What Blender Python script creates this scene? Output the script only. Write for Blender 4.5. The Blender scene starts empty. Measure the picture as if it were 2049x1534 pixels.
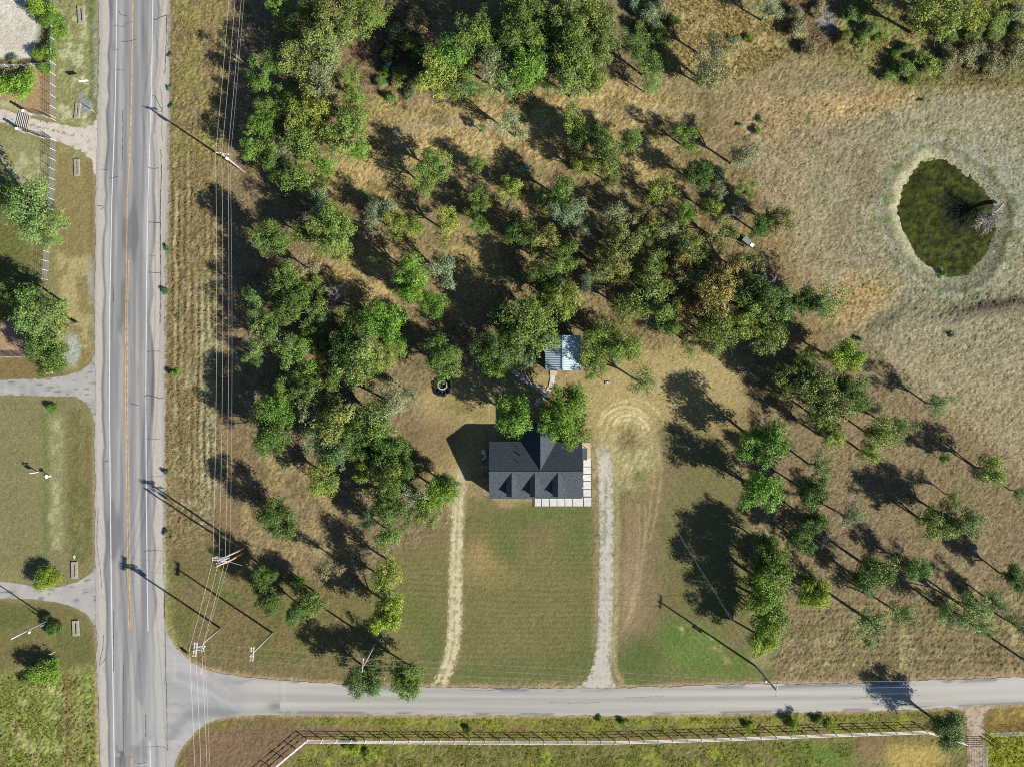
import bpy, bmesh, math, random
import numpy as np
from mathutils import Vector, Matrix, geometry

# ------------------------------------------------------------------ camera, sky, sun, exposure
SC = bpy.context.scene
COL = SC.collection
S = 0.09                      # metres on the ground per photograph pixel
CX, CY = 1024.5, 767.0        # photograph centre
H = 126.0                     # height of the drone above the ground
SUN_EL = math.radians(25.5)
SUN_AZ = (0.83, -0.557)       # horizontal direction towards the sun

cam_d = bpy.data.cameras.new('camera'); cam = bpy.data.objects.new('camera', cam_d); COL.objects.link(cam)
cam.location = (0, 0, H); cam.rotation_euler = (0, 0, 0)
cam_d.sensor_width = 36.0; cam_d.lens = 36.0 * (H / S) / 2049.0
cam_d.clip_start = 0.5; cam_d.clip_end = 8000
SC.camera = cam

world = bpy.data.worlds.new('World'); SC.world = world; world.use_nodes = True
wn = world.node_tree.nodes; wl = world.node_tree.links
bg = wn['Background']; sky = wn.new('ShaderNodeTexSky'); sky.sky_type = 'NISHITA'; sky.sun_disc = False
sky.sun_elevation = SUN_EL; sky.sun_rotation = math.atan2(SUN_AZ[0], SUN_AZ[1])
sky.air_density = 0.85; sky.dust_density = 0.15; sky.ozone_density = 1.6
wl.new(sky.outputs[0], bg.inputs[0]); bg.inputs[1].default_value = 0.05

sun_d = bpy.data.lights.new('sun', 'SUN'); sun = bpy.data.objects.new('sun', sun_d); COL.objects.link(sun)
sun_d.energy = 5.0; sun_d.angle = math.radians(0.55); sun_d.color = (1.0, 0.93, 0.82)
sv = Vector((SUN_AZ[0] * math.cos(SUN_EL), SUN_AZ[1] * math.cos(SUN_EL), math.sin(SUN_EL)))
sun.rotation_euler = sv.to_track_quat('Z', 'Y').to_euler()
sun.location = sv * 300

SC.view_settings.view_transform = 'Standard'; SC.view_settings.look = 'None'
SC.view_settings.gamma = 1.0; SC.view_settings.exposure = 1.2
SC.view_settings.use_curve_mapping = False
SC.render.engine = 'CYCLES'
SC.cycles.max_bounces = 4; SC.cycles.diffuse_bounces = 2; SC.cycles.glossy_bounces = 2
SC.cycles.transmission_bounces = 3; SC.cycles.transparent_max_bounces = 4
SC.cycles.filter_width = 1.05; SC.cycles.use_denoising = False
SC.cycles.caustics_reflective = False; SC.cycles.caustics_refractive = False

random.seed(7)
RNG = np.random.default_rng(11)
# radiance a white horizontal surface shows in the sun (used to turn seen colours into base colours)
KLIT = np.array([1.66, 1.66, 1.60])

# ------------------------------------------------------------------ helpers
def at(px, py, z=0.0):
    """world point at height z that the photograph shows at pixel px, py"""
    k = (H - z) / H
    return Vector(((px - CX) * S * k, (CY - py) * S * k, z))

def lin(c):
    c = np.asarray(c, dtype=float) / 255.0
    return np.where(c <= 0.04045, c / 12.92, ((c + 0.055) / 1.055) ** 2.4)

def alb(r, g, b):
    """base colour of a horizontal sunlit surface that is seen as sRGB r g b"""
    return tuple(np.clip(lin((r, g, b)) / KLIT, 0.004, 0.9))

def tag(o, label=None, cat=None, group=None, kind=None):
    if label: o['label'] = label
    if cat: o['category'] = cat
    if group: o['group'] = group
    if kind: o['kind'] = kind
    return o

class MB:
    def __init__(s): s.v = []; s.f = []
    def quad(s, a, b, c, d):
        n = len(s.v); s.v += [tuple(a), tuple(b), tuple(c), tuple(d)]; s.f.append((n, n+1, n+2, n+3)); return s
    def tri(s, a, b, c):
        n = len(s.v); s.v += [tuple(a), tuple(b), tuple(c)]; s.f.append((n, n+1, n+2)); return s
    def poly(s, pts):
        n = len(s.v); s.v += [tuple(p) for p in pts]; s.f.append(tuple(range(n, n+len(pts)))); return s
    def prism(s, pts, z0, z1):
        n = len(s.v); k = len(pts)
        s.v += [(p[0], p[1], z0) for p in pts] + [(p[0], p[1], z1) for p in pts]
        s.f.append(tuple(range(n+k, n+2*k))); s.f.append(tuple(range(n+k-1, n-1, -1)))
        for i in range(k):
            j = (i+1) % k; s.f.append((n+i, n+j, n+k+j, n+k+i))
        return s
    def box(s, c, size, rz=0.0, M=None):
        x, y, z = size[0]/2, size[1]/2, size[2]/2; n = len(s.v)
        R = M if M is not None else Matrix.Rotation(rz, 3, 'Z')
        for dz in (-z, z):
            for dx, dy in ((-x, -y), (x, -y), (x, y), (-x, y)):
                p = R @ Vector((dx, dy, dz)); s.v.append((p.x+c[0], p.y+c[1], p.z+c[2]))
        s.f += [(n+3, n+2, n+1, n), (n+4, n+5, n+6, n+7)] + [(n+i, n+(i+1) % 4, n+4+(i+1) % 4, n+4+i) for i in range(4)]
        return s
    def bar(s, a, b, w, h):
        """a bar with a w by h section between two points"""
        a = Vector(a); b = Vector(b); d = b - a; L = d.length
        if L < 1e-6: return s
        x = d / L; up = Vector((0, 0, 1)) if abs(x.z) < 0.95 else Vector((0, 1, 0))
        y = up.cross(x).normalized(); z = x.cross(y)
        M = Matrix((x, y, z)).transposed()
        return s.box((a + b) / 2, (L, w, h), M=M)
    def tube(s, pts, rad, n=6, cap=True):
        pts = [Vector(p) for p in pts]
        if not isinstance(rad, (list, tuple)): rad = [rad] * len(pts)
        base = len(s.v)
        for i, p in enumerate(pts):
            d = (pts[min(i+1, len(pts)-1)] - pts[max(i-1, 0)])
            d = d.normalized() if d.length > 1e-9 else Vector((0, 0, 1))
            up = Vector((0, 0, 1)) if abs(d.z) < 0.9 else Vector((1, 0, 0))
            u = up.cross(d).normalized(); w = d.cross(u)
            for k in range(n):
                a = 2*math.pi*k/n; q = p + (u*math.cos(a) + w*math.sin(a)) * rad[i]; s.v.append((q.x, q.y, q.z))
        for i in range(len(pts)-1):
            for k in range(n):
                k2 = (k+1) % n
                s.f.append((base+i*n+k, base+i*n+k2, base+(i+1)*n+k2, base+(i+1)*n+k))
        if cap:
            s.f.append(tuple(base+k for k in range(n-1, -1, -1)))
            s.f.append(tuple(base+(len(pts)-1)*n+k for k in range(n)))
        return s
    def lathe(s, c, prof, n=16):
        base = len(s.v)
        for r, z in prof:
            for k in range(n):
                a = 2*math.pi*k/n; s.v.append((c[0]+r*math.cos(a), c[1]+r*math.sin(a), c[2]+z))
        for i in range(len(prof)-1):
            for k in range(n):
                k2 = (k+1) % n; s.f.append((base+i*n+k, base+i*n+k2, base+(i+1)*n+k2, base+(i+1)*n+k))
        s.f.append(tuple(base+k for k in range(n-1, -1, -1))); s.f.append(tuple(base+(len(prof)-1)*n+k for k in range(n)))
        return s
    def mesh(s, name, m=None, smooth=False):
        me = bpy.data.meshes.new(name); me.from_pydata(s.v, [], s.f)
        if m: me.materials.append(m)
        if smooth: me.polygons.foreach_set('use_smooth', [True]*len(me.polygons))
        me.update(); return me
    def build(s, name, m=None, parent=None, smooth=False):
        return link(name, s.mesh(name, m, smooth), parent)

def link(name, me, parent=None):
    o = bpy.data.objects.new(name, me); COL.objects.link(o)
    if parent is not None: o.parent = parent
    return o

def empty(name, loc, rz=0.0):
    o = bpy.data.objects.new(name, None); COL.objects.link(o)
    o.location = loc; o.rotation_euler = (0, 0, rz); o.empty_display_size = 0.3
    return o

def np_mesh(name, V, F, m=None, attrs=None, smooth=False):
    """fast mesh from arrays; F is (n,3) or (n,4)"""
    me = bpy.data.meshes.new(name); n = len(V); k = F.shape[1]; nf = len(F)
    me.vertices.add(n); me.vertices.foreach_set('co', np.ascontiguousarray(V, dtype=np.float32).ravel())
    me.loops.add(nf*k); me.loops.foreach_set('vertex_index', np.ascontiguousarray(F, dtype=np.int32).ravel())
    me.polygons.add(nf)
    me.polygons.foreach_set('loop_start', np.arange(0, nf*k, k, dtype=np.int32))
    me.polygons.foreach_set('loop_total', np.full(nf, k, dtype=np.int32))
    if smooth: me.polygons.foreach_set('use_smooth', np.ones(nf, dtype=bool))
    for an, (typ, arr) in (attrs or {}).items():
        a = me.attributes.new(an, typ, 'POINT')
        if typ == 'FLOAT': a.data.foreach_set('value', np.ascontiguousarray(arr, dtype=np.float32).ravel())
        else:
            c4 = np.ones((n, 4), dtype=np.float32); c4[:, :3] = arr
            a.data.foreach_set('color', c4.ravel())
    if m: me.materials.append(m)
    me.update(); me.validate(); return me

def _hash(ix, iy, seed):
    h = (ix.astype(np.int64)*374761393 + iy.astype(np.int64)*668265263 + seed*1442695041) & 0xffffffff
    h = ((h ^ (h >> 13)) * 1274126177) & 0xffffffff
    return ((h ^ (h >> 16)) & 0xffffff) / float(0xffffff)

def vn(x, y, sc, seed):
    x = x/sc; y = y/sc; ix = np.floor(x); iy = np.floor(y); fx = x-ix; fy = y-iy
    fx = fx*fx*(3-2*fx); fy = fy*fy*(3-2*fy)
    a = _hash(ix, iy, seed); b = _hash(ix+1, iy, seed); c = _hash(ix, iy+1, seed); d = _hash(ix+1, iy+1, seed)
    return (a*(1-fx)+b*fx)*(1-fy) + (c*(1-fx)+d*fx)*fy

def fbm(x, y, sc, seed, octs=3):
    t = 0; w = 0; a = 1.0
    for i in range(octs):
        t = t + a*vn(x, y, sc/(2**i), seed+i*17); w += a; a *= 0.55
    return t/w

def sdist(pts, X, Y):
    """signed distance (positive outside) to a polygon, all in the same unit"""
    P = np.asarray(pts, dtype=float); D = np.full(X.shape, 1e18); ins = np.zeros(X.shape, dtype=bool)
    for i in range(len(P)):
        a = P[i]; b = P[(i+1) % len(P)]; e = b-a; L = (e*e).sum() + 1e-12
        t = np.clip(((X-a[0])*e[0] + (Y-a[1])*e[1])/L, 0, 1)
        D = np.minimum(D, (X-a[0]-t*e[0])**2 + (Y-a[1]-t*e[1])**2)
        c = (a[1] > Y) != (b[1] > Y)
        with np.errstate(divide='ignore', invalid='ignore'):
            xi = a[0] + (Y-a[1])*(b[0]-a[0])/(b[1]-a[1] if b[1] != a[1] else 1e-9)
        ins ^= c & (X < xi)
    D = np.sqrt(D); return np.where(ins, -D, D)

def pdist(pts, X, Y):
    P = np.asarray(pts, dtype=float); D = np.full(X.shape, 1e18)
    for i in range(len(P)-1):
        a = P[i]; b = P[i+1]; e = b-a; L = (e*e).sum() + 1e-12
        t = np.clip(((X-a[0])*e[0] + (Y-a[1])*e[1])/L, 0, 1)
        D = np.minimum(D, (X-a[0]-t*e[0])**2 + (Y-a[1]-t*e[1])**2)
    return np.sqrt(D)

def resample(pts, step):
    P = [Vector((p[0], p[1])) for p in pts]
    # Catmull-Rom through the points
    Q = []
    for i in range(len(P)-1):
        p0 = P[max(i-1, 0)]; p1 = P[i]; p2 = P[i+1]; p3 = P[min(i+2, len(P)-1)]
        n = max(2, int((p2-p1).length/step))
        for k in range(n):
            t = k/n
            Q.append(0.5*((2*p1) + (p2-p0)*t + (2*p0-5*p1+4*p2-p3)*t*t + (3*p1-p0-3*p2+p3)*t**3))
    Q.append(P[-1]); return [(q.x, q.y) for q in Q]

# ------------------------------------------------------------------ materials
MATS = {}
def nt(name):
    m = bpy.data.materials.new(name); m.use_nodes = True
    return m, m.node_tree.nodes, m.node_tree.links, m.node_tree.nodes['Principled BSDF']

def plain(name, col, rough=0.7, metal=0.0, var=0.15, scale=3.0, bump=0.0, spec=0.3, stretch=None):
    """base colour with an uneven, slightly dirty tone"""
    if name in MATS: return MATS[name]
    m, N, L, P = nt(name)
    tc = N.new('ShaderNodeTexCoord'); no = N.new('ShaderNodeTexNoise'); no.inputs['Scale'].default_value = scale
    no.inputs['Detail'].default_value = 5
    src = tc.outputs['Object']
    if stretch:
        mp = N.new('ShaderNodeMapping'); mp.inputs['Scale'].default_value = stretch; L.new(src, mp.inputs[0]); src = mp.outputs[0]
    L.new(src, no.inputs['Vector'])
    rp = N.new('ShaderNodeValToRGB'); rp.color_ramp.elements[0].position = 0.3; rp.color_ramp.elements[1].position = 0.7
    rp.color_ramp.elements[0].color = tuple(max(0, c*(1-var)) for c in col) + (1,)
    rp.color_ramp.elements[1].color = tuple(min(1, c*(1+var)) for c in col) + (1,)
    L.new(no.outputs[0], rp.inputs[0]); L.new(rp.outputs[0], P.inputs['Base Color'])
    P.inputs['Roughness'].default_value = rough; P.inputs['Metallic'].default_value = metal
    P.inputs['Specular IOR Level'].default_value = spec
    if bump:
        b = N.new('ShaderNodeBump'); b.inputs['Strength'].default_value = bump; b.inputs['Distance'].default_value = 0.05
        L.new(no.outputs[0], b.inputs['Height']); L.new(b.outputs[0], P.inputs['Normal'])
    MATS[name] = m; return m

def vcol_mat(name, rough=0.9, bump=0.35, nscale=5.0, var=0.35, dist=0.06):
    """the ground: colour of each spot from the painted map, grain and fine relief from noise"""
    m, N, L, P = nt(name)
    at_ = N.new('ShaderNodeAttribute'); at_.attribute_name = 'col'
    tc = N.new('ShaderNodeTexCoord'); no = N.new('ShaderNodeTexNoise'); no.inputs['Scale'].default_value = nscale
    no.inputs['Detail'].default_value = 6; no.inputs['Roughness'].default_value = 0.7
    L.new(tc.outputs['Object'], no.inputs['Vector'])
    mr = N.new('ShaderNodeMapRange'); mr.inputs[1].default_value = 0.3; mr.inputs[2].default_value = 0.7
    mr.inputs[3].default_value = 1-var; mr.inputs[4].default_value = 1+var
    L.new(no.outputs[0], mr.inputs[0])
    mx = N.new('ShaderNodeVectorMath'); mx.operation = 'SCALE'
    L.new(at_.outputs['Color'], mx.inputs[0]); L.new(mr.outputs[0], mx.inputs['Scale'])
    L.new(mx.outputs[0], P.inputs['Base Color'])
    P.inputs['Roughness'].default_value = rough; P.inputs['Specular IOR Level'].default_value = 0.1
    b = N.new('ShaderNodeBump'); b.inputs['Strength'].default_value = bump; b.inputs['Distance'].default_value = dist
    L.new(no.outputs[0], b.inputs['Height']); L.new(b.outputs[0], P.inputs['Normal'])
    return m

def leaf_mat(name, vary=0.5):
    m, N, L, P = nt(name)
    oi = N.new('ShaderNodeObjectInfo'); ta = N.new('ShaderNodeAttribute'); ta.attribute_name = 'tone'
    mr = N.new('ShaderNodeMapRange'); mr.inputs[3].default_value = 1-vary; mr.inputs[4].default_value = 1+vary
    L.new(ta.outputs['Fac'], mr.inputs[0])
    sc = N.new('ShaderNodeVectorMath'); sc.operation = 'SCALE'
    L.new(oi.outputs['Color'], sc.inputs[0]); L.new(mr.outputs[0], sc.inputs['Scale'])
    wm = N.new('ShaderNodeMapRange'); wm.inputs[3].default_value = 0.74; wm.inputs[4].default_value = 1.2
    L.new(ta.outputs['Fac'], wm.inputs[0])            # older leaves are yellower
    cb = N.new('ShaderNodeCombineXYZ'); cb.inputs[1].default_value = 1.0; cb.inputs[2].default_value = 0.9; L.new(wm.outputs[0], cb.inputs[0])
    hm = N.new('ShaderNodeVectorMath'); hm.operation = 'MULTIPLY'; L.new(sc.outputs[0], hm.inputs[0]); L.new(cb.outputs[0], hm.inputs[1]); sc = hm
    L.new(sc.outputs[0], P.inputs['Base Color'])
    P.inputs['Roughness'].default_value = 0.55; P.inputs['Specular IOR Level'].default_value = 0.25
    tr = N.new('ShaderNodeBsdfTranslucent'); L.new(sc.outputs[0], tr.inputs[0])
    mix = N.new('ShaderNodeMixShader'); mix.inputs[0].default_value = 0.14
    L.new(P.outputs[0], mix.inputs[1]); L.new(tr.outputs[0], mix.inputs[2])
    L.new(mix.outputs[0], N['Material Output'].inputs[0])
    return m
# ------------------------------------------------------------------ layout of roads and drives (photograph pixels on the ground)
ROAD = [  # y, left edge, left white line, yellow line, right white line, right edge
    (-3400, 283, 319, 352, 391, 422), (-1200, 228, 264, 297, 336, 367), (-400, 208, 244, 277, 316, 347), (0, 198, 234, 267, 306, 337), (200, 197, 231, 264, 303, 336), (400, 191, 224, 257, 296, 334),
    (600, 189, 220, 254, 293, 329), (800, 190, 219, 253, 292, 327), (1000, 190, 221, 256, 293, 327), (1180, 192, 223, 258, 295, 327),
    (1300, 194, 225, 260, 297, 329), (1534, 200, 229, 264, 301, 334), (2000, 212, 241, 276, 313, 346), (3200, 243, 272, 307, 344, 377), (5200, 295, 324, 359, 396, 429)]
RY = np.array([r[0] for r in ROAD], float)
def rx(col, y): return np.interp(y, RY, np.array([r[col] for r in ROAD], float))
SIDE = [  # x, top edge, bottom edge
    (560, 1360, 1428.5), (640, 1365, 1428), (700, 1369, 1428), (860, 1374, 1429), (1040, 1376, 1430), (1200, 1377, 1430), (1400, 1371, 1428),
    (1560, 1368, 1425), (1700, 1366, 1422), (1800, 1362, 1419), (1900, 1359, 1415), (2049, 1354, 1408), (2600, 1338, 1392), (4200, 1290, 1344)]
SX = np.array([r[0] for r in SIDE], float)
def sy(col, x): return np.interp(x, SX, np.array([r[col] for r in SIDE], float))

APRON = [(300, 1175), (327, 1180), (328, 1230), (335, 1265), (352, 1295), (380, 1322), (410, 1338), (440, 1346), (500, 1355), (566, 1360.5),
         (566, 1428.3), (500, 1430), (440, 1436), (410, 1448), (385, 1470), (365, 1495), (352, 1520), (344, 1548), (338, 1600), (300, 1610)]
DRV_N = [(-420, 150), (-60, 198), (0, 216), (60, 237), (110, 245), (170, 256), (188, 245), (196, 225), (205, 225), (200, 355), (190, 350), (183, 322), (160, 301), (115, 285), (60, 263), (0, 246), (-60, 230), (-420, 182)]
DRV_M = [(-420, 762), (0, 760), (90, 757), (130, 752), (163, 741), (182, 724), (190, 705), (199, 705), (199, 850), (190, 850), (185, 830), (172, 806), (150, 793), (0, 790), (-420, 792)]
DRV_S = [(-420, 1110), (0, 1162), (50, 1168), (115, 1175), (150, 1165), (178, 1149), (190, 1135), (200, 1135), (202, 1262), (192, 1260), (176, 1231), (150, 1215), (118, 1205), (60, 1198), (0, 1196), (-420, 1150)]
DRV_W = [(856, 1376), (880, 1332), (892, 1290), (896, 1200), (898, 1100), (905, 1000), (914, 950), (921, 925), (929, 925), (933, 975), (930, 1010), (928, 1080), (928, 1180), (925, 1270), (917, 1320), (896, 1376)]
DRV_E = [(1150, 1379), (1178, 1350), (1189, 1310), (1196, 1250), (1199, 1100), (1198, 1000), (1195, 930), (1192, 900), (1223, 903), (1226, 930), (1228, 1000), (1229, 1100), (1227, 1180), (1224, 1280), (1222, 1340), (1236, 1379)]
DRV_B = [(1898, 1413), (1925, 1424), (1934, 1450), (1936, 1534), (1940, 1800), (1976, 1800), (1971, 1534), (1969, 1450), (1974, 1424), (1992, 1409)]
POND = [(1850, 326), (1882, 319), (1912, 332), (1929, 347), (1956, 360), (1971, 377), (1984, 398), (1992, 411), (1994, 430), (1993, 460), (1982, 479), (1978, 509), (1961, 522),
        (1944, 543), (1916, 552), (1893, 551), (1889, 538), (1871, 536), (1850, 522), (1825, 490), (1808, 455), (1800, 420), (1808, 384), (1816, 369), (1825, 352), (1837, 339)]

# ------------------------------------------------------------------ the ground: one sheet, fine where the camera looks, out to the horizon
def spacing(lo, hi, step, far):
    core = list(np.arange(lo, hi + step/2, step)); a = []; d = step; x = core[-1]
    while x < far: d *= 1.45; x += d; a.append(x)
    b = []; d = step; x = core[0]
    while x > -far: d *= 1.45; x -= d; b.append(x)
    return np.array(b[::-1] + core + a)
gx = spacing(-97.0, 97.0, 0.235, 3500); gy = spacing(-74.0, 74.0, 0.235, 3500)
GX, GY = np.meshgrid(gx, gy); PX = GX/S + CX; PY = CY - GY/S
W1 = (fbm(GX, GY, 6.0, 3, 4) - 0.5); W2 = (fbm(GX, GY, 6.0, 57, 4) - 0.5)
W3 = (fbm(GX, GY, 1.1, 91, 3) - 0.5)
col = np.zeros(GX.shape + (3,)); amp = np.zeros(GX.shape)
col[:] = lin((152, 130, 95)); amp[:] = 0.085

def put(a, c, am=None):
    a = np.clip(a, 0, 1)
    for k in range(3): col[..., k] += (lin(c)[k] - col[..., k]) * a
    if am is not None: amp[...] += (am - amp) * a
def sub(x0, x1, y0, y1, pad=60):
    i = np.where((PY[:, 0] > y0-pad) & (PY[:, 0] < y1+pad))[0]; j = np.where((PX[0] > x0-pad) & (PX[0] < x1+pad))[0]
    return slice(i[0], i[-1]+1), slice(j[0], j[-1]+1)
def poly(pts, c, soft=8, warp=30, am=None, op=1.0):
    P = np.array(pts, float); s = sub(P[:, 0].min(), P[:, 0].max(), P[:, 1].min(), P[:, 1].max(), soft+warp+5)
    d = sdist(pts, PX[s] + W1[s]*warp, PY[s] + W2[s]*warp) + W3[s]*soft*1.6
    a = np.zeros(GX.shape); a[s] = np.clip(0.5 - d/(2*soft), 0, 1)*op; put(a, c, am)
def ell(cx, cy, ra, rb, c, soft=0.5, warp=40, am=None, op=1.0, rot=0.0):
    q = math.radians(rot); X = PX + W1*warp - cx; Y = PY + W2*warp - cy
    u = (X*math.cos(q) + Y*math.sin(q))/ra; v = (-X*math.sin(q) + Y*math.cos(q))/rb
    d = np.sqrt(u*u + v*v) + W3*0.5
    put(np.clip((1 + soft - d)/(2*soft), 0, 1)*op, c, am)
def stroke(pts, w, c, op=0.7, soft=2.0, jit=3.0, am=None, step=12):
    pts = resample(pts, step); P = np.array(pts); s = sub(P[:, 0].min(), P[:, 0].max(), P[:, 1].min(), P[:, 1].max(), w+soft+jit+4)
    d = pdist(pts, PX[s] + W1[s]*jit, PY[s] + W2[s]*jit) + W3[s]*soft
    a = np.zeros(GX.shape); a[s] = np.clip((w + soft - d)/(2*soft), 0, 1)*op; put(a, c, am)
def patches(pts, c, sc, th, seed, op=0.7, am=None, sharp=0.12):
    """blotches of another ground cover inside an area"""
    P = np.array(pts, float); s = sub(P[:, 0].min(), P[:, 0].max(), P[:, 1].min(), P[:, 1].max(), 20)
    d = sdist(pts, PX[s] + W1[s]*25, PY[s] + W2[s]*25); a = np.zeros(GX.shape)
    n = fbm(GX[s], GY[s], sc, seed, 4)
    a[s] = np.clip((n - th)/sharp, 0, 1)*np.clip(-d/12, 0, 1)*op; put(a, c, am)

# --- west of the highway
poly([(-2000, -2000), (196, -2000), (190, 700), (192, 4000), (-2000, 4000)], (140, 128, 86), 4, 3, 0.03)
poly([(112, -300), (195, -300), (197, 330), (112, 330)], (146, 140, 92), 6, 6, 0.05)
patches([(112, 20), (185, 20), (185, 260), (112, 260)], (196, 188, 142), 1.6, 0.5, 5, 0.8)
stroke([(180, -100), (186, 120), (188, 230)], 9, (112, 114, 66), 0.7, 5)
stroke([(188, 40), (192, 110), (190, 190)], 3, (165, 162, 150), 0.6, 3)
poly([(-800, -400), (78, -400), (76, 60), (70, 118), (-800, 124)], (220, 206, 190), 5, 10, 0.02)
patches([(-300, -300), (70, -300), (70, 110), (-300, 110)], (196, 174, 148), 3.0, 0.55, 15, 0.6)
poly([(-400, 124), (78, 124), (108, 130), (108, 236), (60, 228), (-400, 170)], (172, 138, 104), 5, 8, 0.02)
poly([(-400, 195), (30, 200), (60, 232), (0, 214), (-400, 170)], (180, 168, 118), 5, 8, 0.03)
poly([(-400, 250), (50, 262), (108, 290), (108, 480), (-400, 480)], (152, 142, 96), 8, 10, 0.03)
patches([(-100, 270), (100, 300), (100, 380), (-100, 380)], (192, 180, 138), 2.0, 0.48, 25, 0.7)
poly([(112, 300), (180, 320), (190, 420), (188, 730), (150, 742), (112, 745)], (148, 128, 84), 8, 14, 0.03)
patches([(112, 500), (186, 500), (186, 740), (112, 740)], (186, 166, 118), 2.2, 0.45, 26, 0.7)
stroke([(180, 330), (187, 480), (186, 600)], 6, (140, 108, 72), 0.6, 5)
ell(145, 700, 17, 30, (176, 172, 158), 0.25, 10, 0.02)
ell(182, 560, 7, 45, (168, 168, 158), 0.4, 10, 0.02, 0.7)
ell(172, 213, 14, 14, (150, 147, 140), 0.25, 8, 0.02); ell(163, 192, 6, 9, (150, 147, 140), 0.25, 5, 0.02)
poly([(-400, 360), (30, 365), (60, 500), (70, 600), (20, 650), (-400, 640)], (112, 108, 60), 10, 20, 0.05)
poly([(-400, 640), (20, 645), (60, 700), (55, 714), (-400, 712)], (176, 140, 112), 5, 10, 0.02)
poly([(-400, 716), (80, 714), (130, 740), (128, 752), (90, 758), (-400, 760)], (136, 112, 74), 4, 5, 0.03)
poly([(-400, 790), (150, 792), (185, 830), (190, 1135), (115, 1172), (-400, 1150)], (138, 126, 86), 4, 4, 0.022)
stroke([(88, 830), (90, 900), (92, 1000), (90, 1130)], 5, (106, 124, 66), 0.7, 4)
patches([(98, 835), (130, 835), (130, 1100), (98, 1100)], (190, 180, 136), 1.0, 0.46, 35, 0.85)
stroke([(113, 840), (112, 950), (115, 1080)], 12, (164, 152, 108), 0.5, 5)
stroke([(148, 830), (150, 950), (150, 1120)], 13, (122, 112, 62), 0.7, 6, am=0.05)
stroke([(176, 860), (178, 1000), (178, 1100)], 9, (126, 104, 62), 0.6, 5, am=0.04)
patches([(132, 960), (186, 960), (186, 1130), (132, 1130)], (98, 104, 56), 1.5, 0.5, 36, 0.7)
poly([(-400, 1196), (118, 1205), (176, 1232), (192, 1290), (194, 1345), (-400, 1345)], (124, 112, 70), 4, 5, 0.025)
patches([(-100, 1200), (190, 1210), (192, 1340), (-100, 1340)], (98, 102, 54), 3.5, 0.5, 37, 0.6)
poly([(-400, 1345), (110, 1350), (196, 1340), (205, 2500), (-400, 2500)], (138, 140, 74), 16, 24, 0.1)
patches([(-100, 1360), (190, 1350), (195, 1700), (-100, 1700)], (176, 160, 110), 2.6, 0.56, 38, 0.7)
patches([(-100, 1360), (120, 1360), (118, 1700), (-100, 1700)], (124, 138, 56), 3.2, 0.52, 39, 0.6)
stroke([(135, 1350), (138, 1450), (140, 1600)], 9, (136, 114, 74), 0.7, 5); stroke([(158, 1340), (160, 1440), (165, 1600)], 5, (150, 140, 80), 0.6, 4)
stroke([(190, 1345), (194, 1450), (199, 1600)], 2.5, (190, 158, 108), 0.8, 2)

# --- verge east of the highway: raked, drying hay in rows
poly([(330, -1500), (470, -1500), (455, 200), (450, 900), (420, 1060), (345, 1120), (328, 1100), (328, 400)], (142, 121, 84), 6, 12, 0.085)
patches([(338, -60), (470, -60), (450, 330), (338, 330)], (152, 140, 80), 2.6, 0.46, 41, 0.65)
patches([(338, 330), (455, 330), (445, 1060), (338, 1060)], (166, 150, 112), 1.8, 0.52, 42, 0.7)
stroke([(368, 260), (364, 600), (362, 900)], 2.5, (104, 84, 52), 0.55, 3); stroke([(392, 240), (390, 600), (388, 900)], 2.5, (112, 94, 60), 0.5, 3)
stroke([(345, 60), (340, 300), (334, 600), (332, 1000)], 5, (140, 108, 76), 0.6, 4)
stroke([(410, 560), (413, 740), (416, 900), (412, 1050)], 16, (164, 152, 118), 0.55, 8)
poly([(448, 330), (492, 400), (490, 800), (500, 1000), (470, 1110), (400, 1150), (395, 1100), (430, 1020), (448, 900)], (140, 112, 82), 10, 14, 0.035)
poly([(332, 1110), (440, 1060), (520, 1120), (700, 1180), (740, 1310), (860, 1360), (700, 1368), (500, 1352), (410, 1335), (352, 1290), (332, 1240)], (128, 110, 72), 9, 14, 0.045)
patches([(332, 1120), (700, 1150), (700, 1360), (340, 1300)], (108, 108, 58), 3.5, 0.52, 43, 0.7)
stroke([(332, 1130), (337, 1230), (352, 1285), (375, 1312)], 6, (142, 146, 76), 0.65, 5)

# --- the wooded lot
poly([(470, -600), (1240, -600), (1290, 180), (1500, 230), (1580, 520), (1700, 650), (1860, 800), (2100, 950), (2100, 1250), (1560, 1290), (1560, 1060), (1440, 880), (1320, 700), (1000, 800), (900, 900), (900, 1060), (780, 1180), (520, 1120), (455, 700)], (141, 119, 88), 16, 30, 0.065)
poly([(1290, 180), (1480, 210), (1560, 420), (1700, 660), (1400, 740), (1100, 640), (800, 640), (600, 560), (640, 360), (860, 210)], (148, 125, 88), 16, 40, 0.07)
for e in [(1000, 245, 240, 62), (720, 345, 90, 48), (930, 300, 140, 50), (1230, 215, 110, 40), (1300, 330, 60, 50), (740, 560, 60, 50)]:
    ell(*e, (190, 160, 108), 0.5, 60, 0.085, 0.85)
stroke([(800, 262), (860, 250), (920, 246), (1010, 262)], 7, (168, 150, 122), 0.7, 5, am=0.03)
stroke([(1010, 262), (1200, 228), (1400, 220), (1600, 240)], 6, (176, 158, 126), 0.4, 5)
ell(700, 540, 60, 40, (170, 142, 92), 0.5, 40, None, 0.7); ell(960, 500, 50, 40, (176, 146, 98), 0.5, 40, None, 0.7)
ell(960, 560, 60, 18, (138, 128, 78), 0.5, 30, None, 0.6, 45)
ell(1060, 420, 70, 40, (168, 138, 94), 0.5, 40, None, 0.6)
patches([(480, 0), (1500, 0), (1560, 640), (1000, 780), (480, 1100)], (112, 98, 60), 3.2, 0.56, 44, 0.55)
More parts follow.
